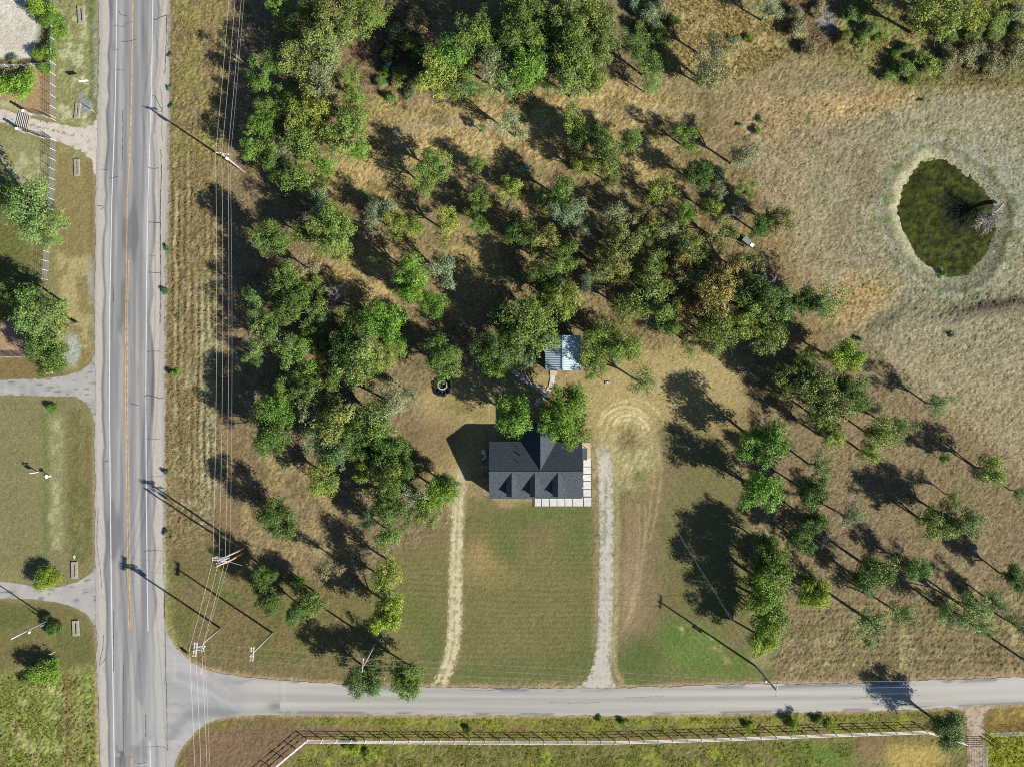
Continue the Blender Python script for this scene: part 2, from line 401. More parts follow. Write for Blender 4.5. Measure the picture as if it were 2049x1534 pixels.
patches([(480, 760), (760, 760), (760, 1120), (480, 1120)], (178, 150, 102), 3.0, 0.5, 46, 0.5)
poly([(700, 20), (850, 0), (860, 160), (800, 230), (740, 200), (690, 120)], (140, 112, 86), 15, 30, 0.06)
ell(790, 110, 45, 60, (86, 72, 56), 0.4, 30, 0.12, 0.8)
ell(770, 205, 35, 22, (176, 158, 92), 0.5, 20, 0.1, 0.8)

# --- yard
poly([(830, 800), (900, 745), (1120, 745), (1300, 690), (1460, 700), (1500, 830), (1330, 860), (1220, 900), (1170, 880), (980, 880), (935, 960), (900, 1010), (850, 960), (850, 860)], (172, 147, 100), 12, 24, 0.035)
ell(1390, 740, 75, 50, (184, 158, 108), 0.5, 30, 0.035, 0.8); ell(1250, 810, 60, 60, (186, 160, 108), 0.5, 20, 0.03, 0.7)
ell(870, 880, 50, 50, (140, 112, 80), 0.5, 25, 0.03, 0.8); ell(925, 815, 50, 16, (124, 116, 66), 0.5, 25, None, 0.6, 20)
ell(1430, 870, 90, 45, (160, 136, 88), 0.5, 30, 0.03, 0.7)
poly([(690, 1190), (780, 1120), (905, 1040), (930, 990), (1190, 1010), (1195, 1320), (1165, 1366), (740, 1366), (720, 1300)], (126, 114, 72), 9, 14, 0.025)
ell(850, 1065, 55, 35, (136, 112, 84), 0.6, 30, None, 0.6)
ell(965, 1115, 36, 45, (160, 134, 88), 0.45, 20, None, 0.85); ell(1000, 1150, 28, 25, (142, 124, 78), 0.5, 16, None, 0.6)
ell(945, 1050, 45, 26, (118, 108, 64), 0.5, 16, None, 0.5)
for e in [(1040, 1040, 70, 18), (1120, 1024, 70, 12), (1010, 1090, 34, 28), (1160, 1080, 40, 60), (1080, 1330, 110, 34), (1170, 1290, 24, 70), (950, 1345, 45, 16), (870, 1290, 22, 60), (835, 1220, 30, 40)]:
    ell(*e, (104, 110, 60), 0.55, 24, None, 0.75)
ell(1075, 1060, 24, 18, (130, 106, 80), 0.6, 24, None, 0.5)
ell(1030, 1250, 110, 60, (128, 114, 74), 0.6, 30, None, 0.5)
stroke([(1190, 1010), (1192, 1150), (1188, 1300)], 5, (150, 126, 88), 0.6, 4)
stroke([(990, 998), (1040, 1000), (1068, 998)], 5, (160, 138, 96), 0.6, 4)
ell(1015, 1008, 20, 8, (170, 140, 104), 0.4, 8, None, 0.7)
stroke([(925, 1010), (926, 1180), (922, 1280), (910, 1340)], 3, (150, 126, 84), 0.5, 3)

# --- east of the gravel drive
poly([(1230, 905), (1330, 850), (1440, 880), (1500, 1000), (1500, 1240), (1560, 1300), (1560, 1366), (1240, 1372), (1228, 1280)], (124, 112, 72), 10, 18, 0.025)
ell(1272, 1140, 38, 130, (152, 124, 96), 0.5, 30, None, 0.65); ell(1255, 1210, 24, 90, (158, 132, 102), 0.5, 24, None, 0.45)
ell(1310, 975, 30, 60, (148, 120, 92), 0.6, 30, None, 0.5, 25)
ell(1262, 905, 52, 70, (190, 172, 122), 0.4, 22, 0.05, 0.9); ell(1258, 880, 20, 25, (122, 104, 66), 0.5, 14, 0.06, 0.8); ell(1279, 955, 14, 16, (112, 116, 62), 0.5, 12, None, 0.8)
patches([(1215, 840), (1320, 840), (1320, 1010), (1215, 1010)], (150, 128, 86), 1.2, 0.5, 51, 0.6)
ell(1430, 1215, 60, 60, (112, 104, 62), 0.5, 20, None, 0.5)
ell(1385, 1300, 62, 46, (108, 124, 60), 0.4, 30, 0.03, 0.85); ell(1350, 1265, 30, 30, (98, 116, 54), 0.4, 14, None, 0.8); ell(1460, 1330, 80, 30, (104, 118, 56), 0.4, 18, None, 0.8)
ell(1280, 1320, 48, 44, (92, 104, 52), 0.5, 18, None, 0.85)
patches([(1350, 1245), (1400, 1250), (1440, 1285), (1465, 1325), (1440, 1325), (1405, 1290), (1365, 1272)], (192, 170, 124), 0.9, 0.42, 55, 0.85, 0.05)
ell(1525, 1315, 26, 18, (162, 142, 108), 0.5, 12, None, 0.7)
stroke([(1233, 905), (1236, 1050), (1233, 1200), (1230, 1330), (1245, 1362)], 4, (180, 164, 112), 0.7, 4, am=0.05)
for (rr, dx, dy, a0, a1, ww, oo) in [(27, 2, 8, .3, 2.4, 1.6, .75), (33, 4, 6, .1, 2.7, 2.2, .8), (39, 0, 4, .7, 3.0, 1.5, .6), (46, -5, 2, .5, 2.9, 1.8, .75), (52, -3, -2, 1.0, 3.1, 1.4, .6), (60, 6, 2, .2, 1.9, 1.6, .4)]:      # turning marks left by the mower
    stroke([(1257+dx + rr*1.1*math.cos(a)+random.uniform(-1, 1), 857+dy - rr*math.sin(a)+random.uniform(-1, 1)) for a in np.linspace(a0, a1, 10)], ww, (226, 200, 150), min(1, oo*1.25), 1.5, 6, step=8)
for (x0, y0, x1, y1, x2, y2) in [(1310, 850, 1322, 960, 1300, 1080), (1300, 845, 1308, 960, 1285, 1100), (1204, 850, 1203, 880, 1206, 905), (1290, 1010, 1288, 1100, 1262, 1230), (1278, 1010, 1276, 1120, 1254, 1250)]:
    stroke([(x0, y0), (x1, y1), (x2, y2)], 2, (196, 168, 124), 0.45, 2.5, 8)
for k in range(5):
    stroke([(1247+6*k, 1005), (1256+6*k, 1070), (1252+5*k, 1170), (1244+4*k, 1260)], 1.4, (186, 146, 116), 0.35, 2, 4)

# --- the open field and the pond banks
poly([(1500, 180), (2600, 160), (2600, 1100), (2040, 940), (1860, 800), (1700, 660), (1590, 520), (1500, 330)], (164, 143, 110), 18, 30, 0.07)
ell(1925, 450, 240, 260, (156, 148, 119), 0.45, 50, 0.075, 0.75); ell(2010, 380, 90, 90, (166, 160, 138), 0.5, 30, 0.05, 0.6)
ell(1720, 600, 62, 40, (184, 148, 98), 0.5, 40, 0.1, 0.8, -30); ell(1560, 230, 80, 40, (176, 142, 98), 0.5, 40, 0.1, 0.6)
ell(1700, 210, 80, 28, (190, 156, 104), 0.5, 40, 0.1, 0.7); ell(1780, 190, 70, 30, (180, 142, 94), 0.5, 40, 0.1, 0.6)
patches([(1560, 150), (2049, 150), (2049, 760), (1640, 720)], (120, 122, 78), 1.3, 0.6, 61, 0.6)
patches([(1560, 180), (1800, 180), (1790, 560), (1600, 540)], (142, 118, 94), 5.0, 0.5, 62, 0.5)
ell(1985, 620, 110, 16, (100, 88, 76), 0.5, 20, 0.12, 0.8, -10); ell(1985, 612, 70, 7, (120, 86, 72), 0.5, 14, None, 0.6, -10)
ell(1780, 640, 70, 16, (116, 106, 84), 0.5, 24, 0.1, 0.7, -25); ell(1900, 600, 110, 30, (132, 124, 98), 0.5, 24, 0.1, 0.6, -6)
poly([(1560, 1230), (2100, 1130), (2600, 1100), (2600, 1330), (2049, 1345), (1600, 1362), (1540, 1330)], (138, 118, 84), 14, 24, 0.09)
patches([(1560, 1240), (2049, 1140), (2049, 1340), (1560, 1350)], (178, 158, 110), 2.2, 0.55, 64, 0.6)
patches([(1560, 1240), (2049, 1140), (2049, 1340), (1560, 1350)], (112, 104, 64), 3.0, 0.56, 65, 0.6)
sp = sub(1640, 2200, 180, 760, 40)
PD = np.full(GX.shape, 99.0); PD[sp] = sdist(POND, PX[sp], PY[sp])*S
ringn = PD + 0.7*(fbm(GX, GY, 2.4, 171, 3)-0.5)
put(np.where((ringn > -0.4) & (ringn < 1.9), 1 - np.abs(ringn-0.7)/1.3, 0)*(0.25+0.75*np.clip((1870-PX)/60, 0, 1))*(0.5+fbm(GX, GY, 1.5, 178, 2)*0.6), (190, 178, 144), 0.03)
put(np.clip(1-np.abs(ringn-2.6)/0.8, 0, 1)*(0.35+0.8*fbm(GX, GY, 2.0, 77, 2)), (122, 112, 92), 0.09)
put(np.clip(1-np.abs(ringn-3.6)/0.7, 0, 1)*0.6, (170, 164, 148), 0.04)
put(np.clip((fbm(GX, GY, 1.6, 79, 3)-0.56)/0.1, 0, 1)*np.clip(1-np.abs(ringn-3.2)/2.5, 0, 1)*0.8, (100, 116, 58), 0.08)

# --- rough ground in the north east corner
poly([(1240, -600), (2600, -600), (2600, 170), (1800, 178), (1600, 108), (1500, 150), (1330, 160), (1270, 60)], (140, 126, 80), 12, 26, 0.1)
poly([(1320, -400), (1560, -400), (1560, 100), (1470, 170), (1340, 140)], (168, 142, 92), 12, 30, 0.09)
ell(1300, 40, 44, 60, (108, 112, 76), 0.4, 30, 0.12, 0.8)
poly([(1565, -400), (1660, -400), (1660, 60), (1690, 112), (1590, 105), (1572, 60)], (128, 98, 74), 12, 20, 0.1)
ell(1655, 34, 16, 40, (150, 146, 146), 0.4, 20, 0.12, 0.85); ell(1650, 62, 20, 12, (96, 84, 84), 0.4, 12, None, 0.6)
ell(1850, 100, 90, 16, (188, 150, 104), 0.5, 30, 0.1, 0.6); ell(2000, 82, 60, 14, (184, 140, 100), 0.5, 30, 0.1, 0.6)
ell(1960, 135, 110, 26, (112, 96, 72), 0.5, 30, 0.12, 0.7)
patches([(1640, -100), (2100, -100), (2100, 165), (1700, 110)], (116, 122, 66), 2.2, 0.48, 72, 0.75)

# --- south of the side road
poly([(345, 1445), (420, 1440), (640, 1432), (2600, 1395), (2600, 2600), (345, 2600)], (128, 112, 66), 5, 6, 0.05)
poly([(356, 1540), (400, 1462), (520, 1446), (720, 1452), (640, 1475), (560, 1534), (520, 1700), (340, 1700)], (132, 104, 78), 9, 14, 0.045)
for x0, x1 in [(620, 1200), (1200, 1760)]:
    stroke([(x0, 1441), ((x0+x1)/2, 1442 - (x1-1200)/200), (x1, 1436 - (x1-1200)/140)], 7, (138, 134, 58), 0.75, 6, 10, am=0.07)
stroke([(700, 1456), (1000, 1458), (1400, 1452), (1800, 1445)], 6, (132, 114, 68), 0.7, 5)
patches([(760, 1432), (1880, 1424), (1860, 1468), (760, 1476)], (144, 142, 52), 1.8, 0.5, 81, 0.7)
poly([(560, 1540), (625, 1487), (1200, 1490), (1860, 1478), (1930, 1495), (1936, 2400), (500, 2400)], (124, 114, 66), 5, 8, 0.07)
patches([(560, 1490), (1700, 1490), (1700, 1800), (560, 1800)], (140, 142, 50), 3.0, 0.54, 82, 0.75)
ell(1650, 1510, 80, 26, (104, 122, 52), 0.5, 18, 0.05, 0.85); ell(1830, 1512, 60, 28, (190, 158, 90), 0.4, 16, 0.04, 0.9); ell(1745, 1500, 30, 30, (142, 112, 82), 0.5, 16, 0.04, 0.7)
poly([(1975, 1420), (2300, 1405), (2300, 1462), (1978, 1466)], (140, 110, 62), 6, 10, 0.06)
patches([(1975, 1410), (2300, 1400), (2300, 1440), (1975, 1440)], (170, 150, 70), 1.6, 0.5, 83, 0.7)
poly([(1980, 1466), (2300, 1462), (2300, 2000), (1985, 2000)], (144, 142, 48), 6, 10, 0.1)
stroke([(890, 1340), (906, 1290), (911, 1180), (913, 1080), (918, 1000), (923, 940)], 12, (190, 176, 136), 0.65, 6, 5, am=0.03)
stroke([(1209, 1345), (1211, 1200), (1214, 1080), (1212, 960), (1208, 905)], 15, (176, 168, 146), 0.6, 5, 5, am=0.03)
# worn bare edges of the asphalt
xs = np.linspace(430, 2300, 90)
stroke([(x, sy(1, max(x, 560)) - 2) for x in xs if x > 560], 3.0, (186, 150, 118), 0.75, 3, 3)
stroke([(x, sy(2, max(x, 560)) + 2) for x in xs if x > 560], 3.0, (182, 152, 120), 0.75, 3, 3)
stroke(APRON[1:10], 4, (190, 152, 122), 0.7, 3, 3); stroke(APRON[10:18], 4, (176, 146, 112), 0.6, 3, 3)
ys = np.linspace(-200, 1180, 40)
stroke([(float(rx(5, y)) + 1.5, y) for y in ys], 2.6, (178, 170, 156), 0.8, 2.5, 6)
stroke([(float(rx(1, y)) - 1.5, y) for y in np.linspace(-200, 1700, 50)], 2.2, (160, 146, 116), 0.7, 2.5, 4)

GTINT = np.array([0.99, 1.14, 1.17])
# --- relief
flat = np.zeros(GX.shape)
def flatten(pts, pad=3.0, soft=6.0):
    P = np.array(pts, float); s = sub(P[:, 0].min(), P[:, 0].max(), P[:, 1].min(), P[:, 1].max(), pad+soft+4)
    d = sdist(pts, PX[s], PY[s]); flat[s] = np.maximum(flat[s], np.clip((pad + soft - d)/soft, 0, 1))
flatten([(float(rx(1, y)), y) for y in RY] + [(float(rx(5, y)), y) for y in RY[::-1]])
flatten([(x, float(sy(1, x))) for x in SX] + [(x, float(sy(2, x))) for x in SX[::-1]])
for d_ in (APRON, DRV_N, DRV_M, DRV_S, DRV_W, DRV_E, DRV_B): flatten(d_)
flatten([(960, 850), (1190, 850), (1190, 1018), (960, 1018)]); flatten([(1085, 665), (1170, 665), (1170, 748), (1085, 748)])
inframe = np.clip(1 - np.maximum(np.abs(GX)-95, np.abs(GY)-72)/10, 0, 1)
n1 = fbm(GX, GY, 0.9, 101, 2); n2 = RNG.random(GX.shape); n3 = fbm(GX, GY, 2.6, 111, 2)
big = fbm(GX, GY, 24.0, 131, 3) - 0.5
rel = amp*((n1-0.5)*1.35 + (n2-0.5)*2.1*inframe + (n3-0.5)*0.35)
# raked rows of the verge
vm = np.clip((PX-338)/10, 0, 1)*np.clip((455-PX)/20, 0, 1)*np.clip((PY+150)/60, 0, 1)*np.clip((1080-PY)/60, 0, 1)
rel += vm*0.085*np.sin(GX*2*math.pi/1.2 + 4*W1)*np.clip(2.4*fbm(GX*0.6, GY*0.10, 1.3, 141, 2)-0.75, 0, 1)
# mowing lines round the pond and across the field
fm = np.clip((PX-1560)/60, 0, 1)*np.clip((PY-180)/50, 0, 1)*np.clip((1000-PY)/80, 0, 1)
rel += fm*0.016*np.sin(PD*2*math.pi/1.5 + 14*W1)*np.clip((PD-4)/2, 0, 1)*np.clip((26-PD)/8, 0, 1)
rel += np.clip((PX-1600)/60, 0, 1)*np.clip((PY-1180)/40, 0, 1)*np.clip((1350-PY)/20, 0, 1)*0.03*np.sin(GY*2*math.pi/1.3 + 5*W2)
# dam bank south of the pond
rel += 0.5*np.exp(-((PX-1985)/110)**2 - ((PY-618+0.17*(PX-1985))/14)**2)
HG = (rel + 0.12*big*inframe)*(1-flat) - 0.014*flat
pw = np.clip((5.5-PD)/5.5, 0, 1)
PDn = PD + np.where(np.abs(PD) < 6, 0.7*(fbm(GX, GY, 2.4, 171, 3)-0.5), 0); bank = -0.5 + np.where(PDn > 0, 0.18*PDn, 0.28*PDn); bank = np.maximum(bank, -1.3)
HG = np.where(PDn < 3.2, np.where(PDn > 0.3, np.minimum(HG*0.6 + bank*1.0, HG), bank), HG)
# tonal variation of the cover itself: straw and blades
lawnm = np.clip((PX-740)/20, 0, 1)*np.clip((1195-PX)/10, 0, 1)*np.clip((PY-1030)/30, 0, 1)*np.clip((1368-PY)/8, 0, 1)
lawnm2 = np.clip((PX-1300)/40, 0, 1)*np.clip((1540-PX)/20, 0, 1)*np.clip((PY-900)/30, 0, 1)*np.clip((1368-PY)/8, 0, 1)
tone = 1 + lawnm*0.07*np.sin(GY*2*math.pi/0.95 + 7*W1)*(0.4+1.2*vn(GX*0.15, GY, 1.5, 177)) + lawnm2*0.06*np.sin((GX*0.8+GY*0.6)*2*math.pi/1.1 + 6*W2) + 0.5*(fbm(GX, GY, 0.7, 151, 2)-0.5)*np.clip(amp/0.06, 0.5, 1.3) + 0.42*(RNG.random(GX.shape)-0.5)*np.clip(amp/0.05, 0.55, 1.3)*inframe + 0.16*(fbm(GX, GY, 9, 161, 3)-0.5)
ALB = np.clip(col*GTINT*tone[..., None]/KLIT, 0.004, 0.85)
ny, nx = GX.shape
idx = np.arange(ny*nx).reshape(ny, nx)
F = np.stack([idx[:-1, :-1], idx[:-1, 1:], idx[1:, 1:], idx[1:, :-1]], -1).reshape(-1, 4)
V = np.stack([GX, GY, HG], -1).reshape(-1, 3)
m_ground = vcol_mat('ground_cover', 0.95, 0.8, 3.2, 0.34, 0.08)
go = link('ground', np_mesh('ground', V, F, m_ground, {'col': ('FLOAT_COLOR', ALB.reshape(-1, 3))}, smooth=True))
tag(go, 'dry grass, mown lawn and bare soil of the ground', 'ground', kind='structure')

def ground_z(x, y):
    j = int(np.clip(np.searchsorted(gx, x), 0, nx-1)); i = int(np.clip(np.searchsorted(gy, y), 0, ny-1)); return float(HG[i, j])

# ------------------------------------------------------------------ sheets: roads, drives, water
def cell_sheet(name, pts, z, step, colfn, mat, edge=1.0, edge_sc=1.0, holes=None, seed=5):
    """a sheet cut to an outline with an uneven rim; colours from colfn(px, py, sd)"""
    P = np.array([[(p[0]-CX)*S, (CY-p[1])*S] for p in pts])
    x = np.arange(P[:, 0].min()-1, P[:, 0].max()+1, step); y = np.arange(P[:, 1].min()-1, P[:, 1].max()+1, step)
    X, Y = np.meshgrid(x, y)
    f = sdist(P, X, Y) + (fbm(X, Y, edge_sc, seed, 3)-0.5)*2*edge
    if holes is not None: f = np.maximum(f, holes(X/S+CX, CY-Y/S, X, Y))
    g1, g0 = np.gradient(f, step); gl = np.sqrt(g0**2+g1**2)+1e-6
    out = f > 0; mv = np.where(out, np.minimum(f, step*1.2), 0)
    X2 = X - g0/gl*mv; Y2 = Y - g1/gl*mv
    ins = ~out; keep = (ins[:-1, :-1].astype(int) + ins[:-1, 1:] + ins[1:, 1:] + ins[1:, :-1]) >= 2
    id_ = np.arange(X.size).reshape(X.shape)
    Fq = np.stack([id_[:-1, :-1], id_[:-1, 1:], id_[1:, 1:], id_[1:, :-1]], -1)[keep]
    used = np.unique(Fq); remap = np.full(X.size, -1); remap[used] = np.arange(len(used))
    Z = z(X2, Y2) if callable(z) else np.full(X.shape, z)
    C = np.clip(lin(colfn(X/S+CX, CY-Y/S, X, Y, f))/KLIT, 0.004, 0.85)
    return link(name, np_mesh(name, np.stack([X2, Y2, Z], -1).reshape(-1, 3)[used], remap[Fq], mat, {'col': ('FLOAT_COLOR', C.reshape(-1, 3)[used])}))

def ground_seen(X, Y):
    i = np.clip(np.searchsorted(gy, Y), 0, len(gy)-1); j = np.clip(np.searchsorted(gx, X), 0, len(gx)-1)
    c = np.clip(col[i, j]*GTINT*tone[i, j][..., None], 0, 1); return 255*np.where(c <= 0.0031308, c*12.92, 1.055*c**(1/2.4)-0.055)
def worn(fn, grassy, edge_w=0.7, seed=9):
    """stones thin out into the grass at the rim and wherever grassy(px, py) is high"""
    def g(px, py, X, Y, f):
        c = fn(px, py, X, Y, f); n = fbm(X, Y, 0.5, seed, 3) + 0.35*(RNG.random(px.shape)-0.5)
        a = np.clip((n - 0.62 + np.clip(1+f/edge_w, 0, 1)*0.42 + grassy(px, py, X, Y))/0.16, 0, 1)
        return c + (ground_seen(X, Y) - c)*a[..., None]
    return g

def mixc(base, items):
    c = np.zeros(items[0][0].shape + (3,)) + np.array(base, float)
    for a, k in items: c = c + (np.array(k, float) - c)*np.clip(a, 0, 1)[..., None]
    return c

m_road = vcol_mat('asphalt', 0.85, 0.15, 9.0, 0.10, 0.01)
m_gravel = vcol_mat('gravel', 0.9, 0.5, 5.0, 0.22, 0.03)

# the highway
def strip(name, rows, z, ncol, mat, colfn):
    """rows: list of (left xy px, right xy px)"""
    V = []; U = []
    for i, (a, b) in enumerate(rows):
        for k in range(ncol+1):
            t = k/ncol; V.append((a[0]+(b[0]-a[0])*t, a[1]+(b[1]-a[1])*t))
    V = np.array(V).reshape(len(rows), ncol+1, 2); px = V[..., 0]; py = V[..., 1]
    X = (px-CX)*S; Y = (CY-py)*S
    C = np.clip(lin(colfn(px, py, X, Y))/KLIT, 0.004, 0.85)
    id_ = np.arange(px.size).reshape(px.shape)
    Fq = np.stack([id_[:-1, :-1], id_[:-1, 1:], id_[1:, 1:], id_[1:, :-1]], -1).reshape(-1, 4)
    return link(name, np_mesh(name, np.stack([X, Y, np.full(X.shape, z)], -1).reshape(-1, 3), Fq, mat, {'col': ('FLOAT_COLOR', C.reshape(-1, 3))}))

def hwy_col(px, py, X, Y):
    u = (px - rx(3, py))*S
    fine = fbm(X*1.0, Y*0.06, 0.28, 201, 3)-0.5; lane = fbm(X*1.0, Y*0.03, 0.8, 205, 2)-0.5; sm = fbm(X*0.6, Y*0.12, 1.6, 207, 3)
    wl = np.interp(Y, np.linspace(-300, 300, 240), np.random.RandomState(3).rand(240)-0.5)
    wr = np.interp(Y, np.linspace(-300, 300, 130), np.random.RandomState(4).rand(130)-0.5)
    shl = np.clip((-4.35 + 0.5*wl - u)/0.12, 0, 1); shr = np.clip((u - 4.65 - 1.1*wr)/0.12, 0, 1)
    sh = np.maximum(shl, shr)
    bord = np.maximum(np.clip(1-np.abs(u+4.1-0.5*wl)/0.28, 0, 1), np.clip(1-np.abs(u-4.35-1.1*wr)/0.35, 0, 1)*0.6)
    edge = np.maximum(np.clip((-5.35-u)/0.2, 0, 1), np.clip((u-6.1)/0.2, 0, 1))
    gr = RNG.random(px.shape)
    c = mixc((176, 175, 171), [
        (np.clip(0.5+fine*3.2, 0, 1)*0.5, (144, 145, 146)), (np.clip(lane*3, 0, 1), (142, 144, 147)), (np.clip(-lane*3, 0, 1), (192, 190, 183)),
        (np.clip(1-np.abs(np.abs(u+0.1)-2.6)/0.5, 0, 1)*0.40, (128, 129, 131)), (np.clip(1-np.abs(np.abs(u+0.1)-0.9)/0.4, 0, 1)*0.35, (130, 131, 132)),
        (np.clip(1-np.abs(u-2.05)/0.12, 0, 1)*(py < 800)*0.5, (176, 172, 150)), (np.clip(1-np.abs(u-0.45)/0.25, 0, 1)*0.35, (170, 166, 158)),
        (np.clip((sm-0.58)/0.08, 0, 1)*0.6*(1-sh), (112, 114, 117)),
        (bord*0.75, (116, 117, 120)), (sh, (201, 196, 184)), (sh*np.clip(gr*1.6-0.9, 0, 1)*0.7, (168, 162, 150)), (edge*0.6, (174, 173, 168)),
    ])
    # tyre-dark and damp marks by the junction
    e1 = np.exp(-((px-284-(py-1330)*0.02)/9)**2 - ((py-1310)/75)**2); e2 = np.exp(-((px-292)/24)**2 - ((py-1500)/34)**2)*(fbm(X, Y*0.6, 2.5, 211, 3) > 0.44); e3 = np.exp(-((px-242)/12)**2 - ((py-1515)/30)**2)*(fbm(X, Y, 1.8, 213, 3) > 0.45)
    e4 = np.exp(-((px-287)/5)**2 - ((py-1000)/200)**2)*0.6; e5 = np.exp(-((px-288)/5)**2 - ((py-60)/70)**2)*0.6
    c = c + (np.array((98, 103, 107.)) - c)*np.clip((e1*0.9 + e2*0.75 + e3*0.7 + e4*0.6 + e5*0.7)*(0.5+fbm(X, Y*0.08, 0.5, 215, 2)), 0, 0.85)[..., None]
    jn = np.clip((py-1200)/120, 0, 1)*np.clip((px-262)/20, 0, 1)
    return c + (np.array((186, 187, 185.)) - c)*(jn*0.55)[..., None]
ys = np.concatenate([np.linspace(-3400, -160, 60), np.arange(-150, 1700, 4.5), np.linspace(1710, 5200, 60)])
jl = (vn(np.zeros_like(ys), ys, 9, 5)-0.5)*3 + (vn(np.zeros_like(ys), ys, 40, 6)-0.5)*3; jr = (vn(np.zeros_like(ys), ys, 9, 7)-0.5)*3 + (vn(np.zeros_like(ys), ys, 45, 8)-0.5)*4
hwy = strip('highway', [((float(rx(1, y))+jl[i], y), (float(rx(5, y))+jr[i], y)) for i, y in enumerate(ys)], 0.03, 80, m_road, hwy_col)
tag(hwy, 'worn grey two lane highway with pale shoulders running up the left', 'road', kind='structure')

def side_col(px, py, X, Y):
    t = (py - sy(1, px))/(sy(2, px)-sy(1, px))
    fine = fbm(X*0.05, Y, 0.3, 221, 3)-0.5; lane = fbm(X*0.02, Y, 0.9, 223, 2)-0.5; sm = fbm(X*0.25, Y, 1.4, 225, 3)
    c = mixc((188, 186, 177), [(np.clip(0.5+fine*3, 0, 1)*0.4, (174, 172, 163)), (np.clip(lane*2.5, 0, 1), (170, 168, 159)), (np.clip(-lane*2.5, 0, 1), (202, 201, 194)),
        (np.clip(1-np.abs(t-0.3)/0.13, 0, 1)*0.5, (204, 203, 197)), (np.clip(1-np.abs(t-0.68)/0.1, 0, 1)*0.4, (202, 200, 193)),
        (np.clip((sm-0.56)/0.08, 0, 1)*np.clip(1-np.abs(t-0.06)/0.1, 0, 1)*0.9, (126, 130, 134)), (np.clip((sm-0.58)/0.08, 0, 1)*np.clip(1-np.abs(t-0.95)/0.08, 0, 1)*0.9, (128, 132, 136)),
        (np.exp(-((px-569)/1.5)**2)*0.35, (206, 205, 198)), (np.exp(-((px-600)/14)**2-((t-0.7)/0.2)**2)*0.0, (150, 150, 150))])
    return c
xs = np.concatenate([np.arange(560, 2150, 4.5), np.linspace(2160, 4200, 60)])
jt = (vn(xs, np.zeros_like(xs), 9, 15)-0.5)*2.6 + (vn(xs, np.zeros_like(xs), 30, 16)-0.5)*2; jb = (vn(xs, np.zeros_like(xs), 9, 17)-0.5)*2.6 + (vn(xs, np.zeros_like(xs), 30, 18)-0.5)*2
srd = strip('side_road', [((x, float(sy(2, x))+jb[i]), (x, float(sy(1, x))+jt[i])) for i, x in enumerate(xs)], 0.034, 36, m_road, side_col)
tag(srd, 'pale grey country side road running along the bottom', 'road', kind='structure')

def apron_col(px, py, X, Y, f):
    ang = np.hypot(px-330, (py-1530))
    sw = fbm(ang*S*1.0, np.arctan2(py-1530, px-330)*3, 0.7, 231, 3)-0.5
    sm = fbm(X*0.25, Y*0.8, 1.6, 235, 3)
    c = mixc((184, 184, 181), [(np.clip(sw*2.6, 0, 1)*0.8, (158, 160, 160)), (np.clip(-sw*2.4, 0, 1)*0.6, (198, 199, 198)),
        (np.clip((fbm(X, Y, 3.5, 236, 3)-0.52)/0.1, 0, 1)*0.5, (164, 166, 166)),
        (np.exp(-((px-552)/22)**2-((py-1412)/11)**2)*1.1*(sm > 0.42), (108, 112, 116)), (np.exp(-((px-440)/60)**2-((py-1425)/9)**2)*0.7, (140, 144, 146)),
        (np.exp(-((np.hypot(px-420, py-1500)-80)/11)**2)*0.55*(py < 1480), (138, 141, 142)), (np.exp(-((px-350)/2.5)**2)*((py > 1308) & (py < 1362))*0.5, (206, 206, 202)),
        (np.exp(-((px-318)/10)**2-((py-1378)/10)**2)*0.5*(fbm(X, Y, 0.4, 238, 2) > 0.5), (208, 206, 200))])
    w = np.clip((px-440)/90, 0, 1)*(1-0.6*np.exp(-((px-552)/22)**2-((py-1412)/11)**2)); return c + (side_col(px, py, X, Y) - c)*w[..., None]
ap = cell_sheet('intersection', APRON, 0.026, 0.3, apron_col, m_road, 0.12, 1.2)
tag(ap, 'pale flared asphalt of the road junction', 'road', kind='structure')

def gravel(base, dark, seed, weeds=None):
    def fn(px, py, X, Y, f):
        n = fbm(X, Y, 1.1, seed, 3); g = RNG.random(px.shape)
        it = [(np.clip((n-0.5)*3, 0, 1)*0.6, dark), (np.clip(g*2-1.45, 0, 1), tuple(min(255, c*1.12) for c in base)), (np.clip(0.5-g*2, 0, 1)*0.7, dark)]
        if weeds: it.append((np.clip((fbm(X, Y, 0.8, seed+5, 3)-0.56)/0.08, 0, 1)*weeds, (140, 128, 82)))
        return mixc(base, it)
    return fn
def asph(seed):
    def fn(px, py, X, Y, f):
        n = fbm(X, Y, 1.6, seed, 4)
        return mixc((182, 181, 176), [(np.clip((n-0.5)*4, 0, 1)*0.7, (160, 159, 155)), (np.clip((0.42-n)*6, 0, 1)*0.6, (198, 197, 192)), (np.clip((fbm(X*0.3, Y, 0.5, seed+2, 2)-0.68)*8, 0, 1)*0.8, (120, 118, 112))])
    return fn
tag(cell_sheet('gravel_drive', DRV_N, 0.002, 0.18, worn(gravel((216, 209, 197), (188, 178, 160), 301), lambda px, py, X, Y: 0.22*np.exp(-((py-np.interp(px, [0, 60, 115, 170], [231, 250, 263, 275]))/2.5)**2)*(px < 165) - 0.10, 0.4, 303), m_gravel, 0.35, 1.0), 'white gravel drive with a cattle guard at upper left', 'drive', kind='structure')
tag(cell_sheet('asphalt_drive', DRV_M, 0.003, 0.25, asph(311), m_road, 0.15, 1.0), 'cracked pale asphalt drive left of the highway at mid height', 'drive', kind='structure')
tag(cell_sheet('asphalt_drive', DRV_S, 0.004, 0.25, asph(321), m_road, 0.2, 1.0), 'cracked pale drive left of the highway near the street lamp', 'drive', kind='structure')
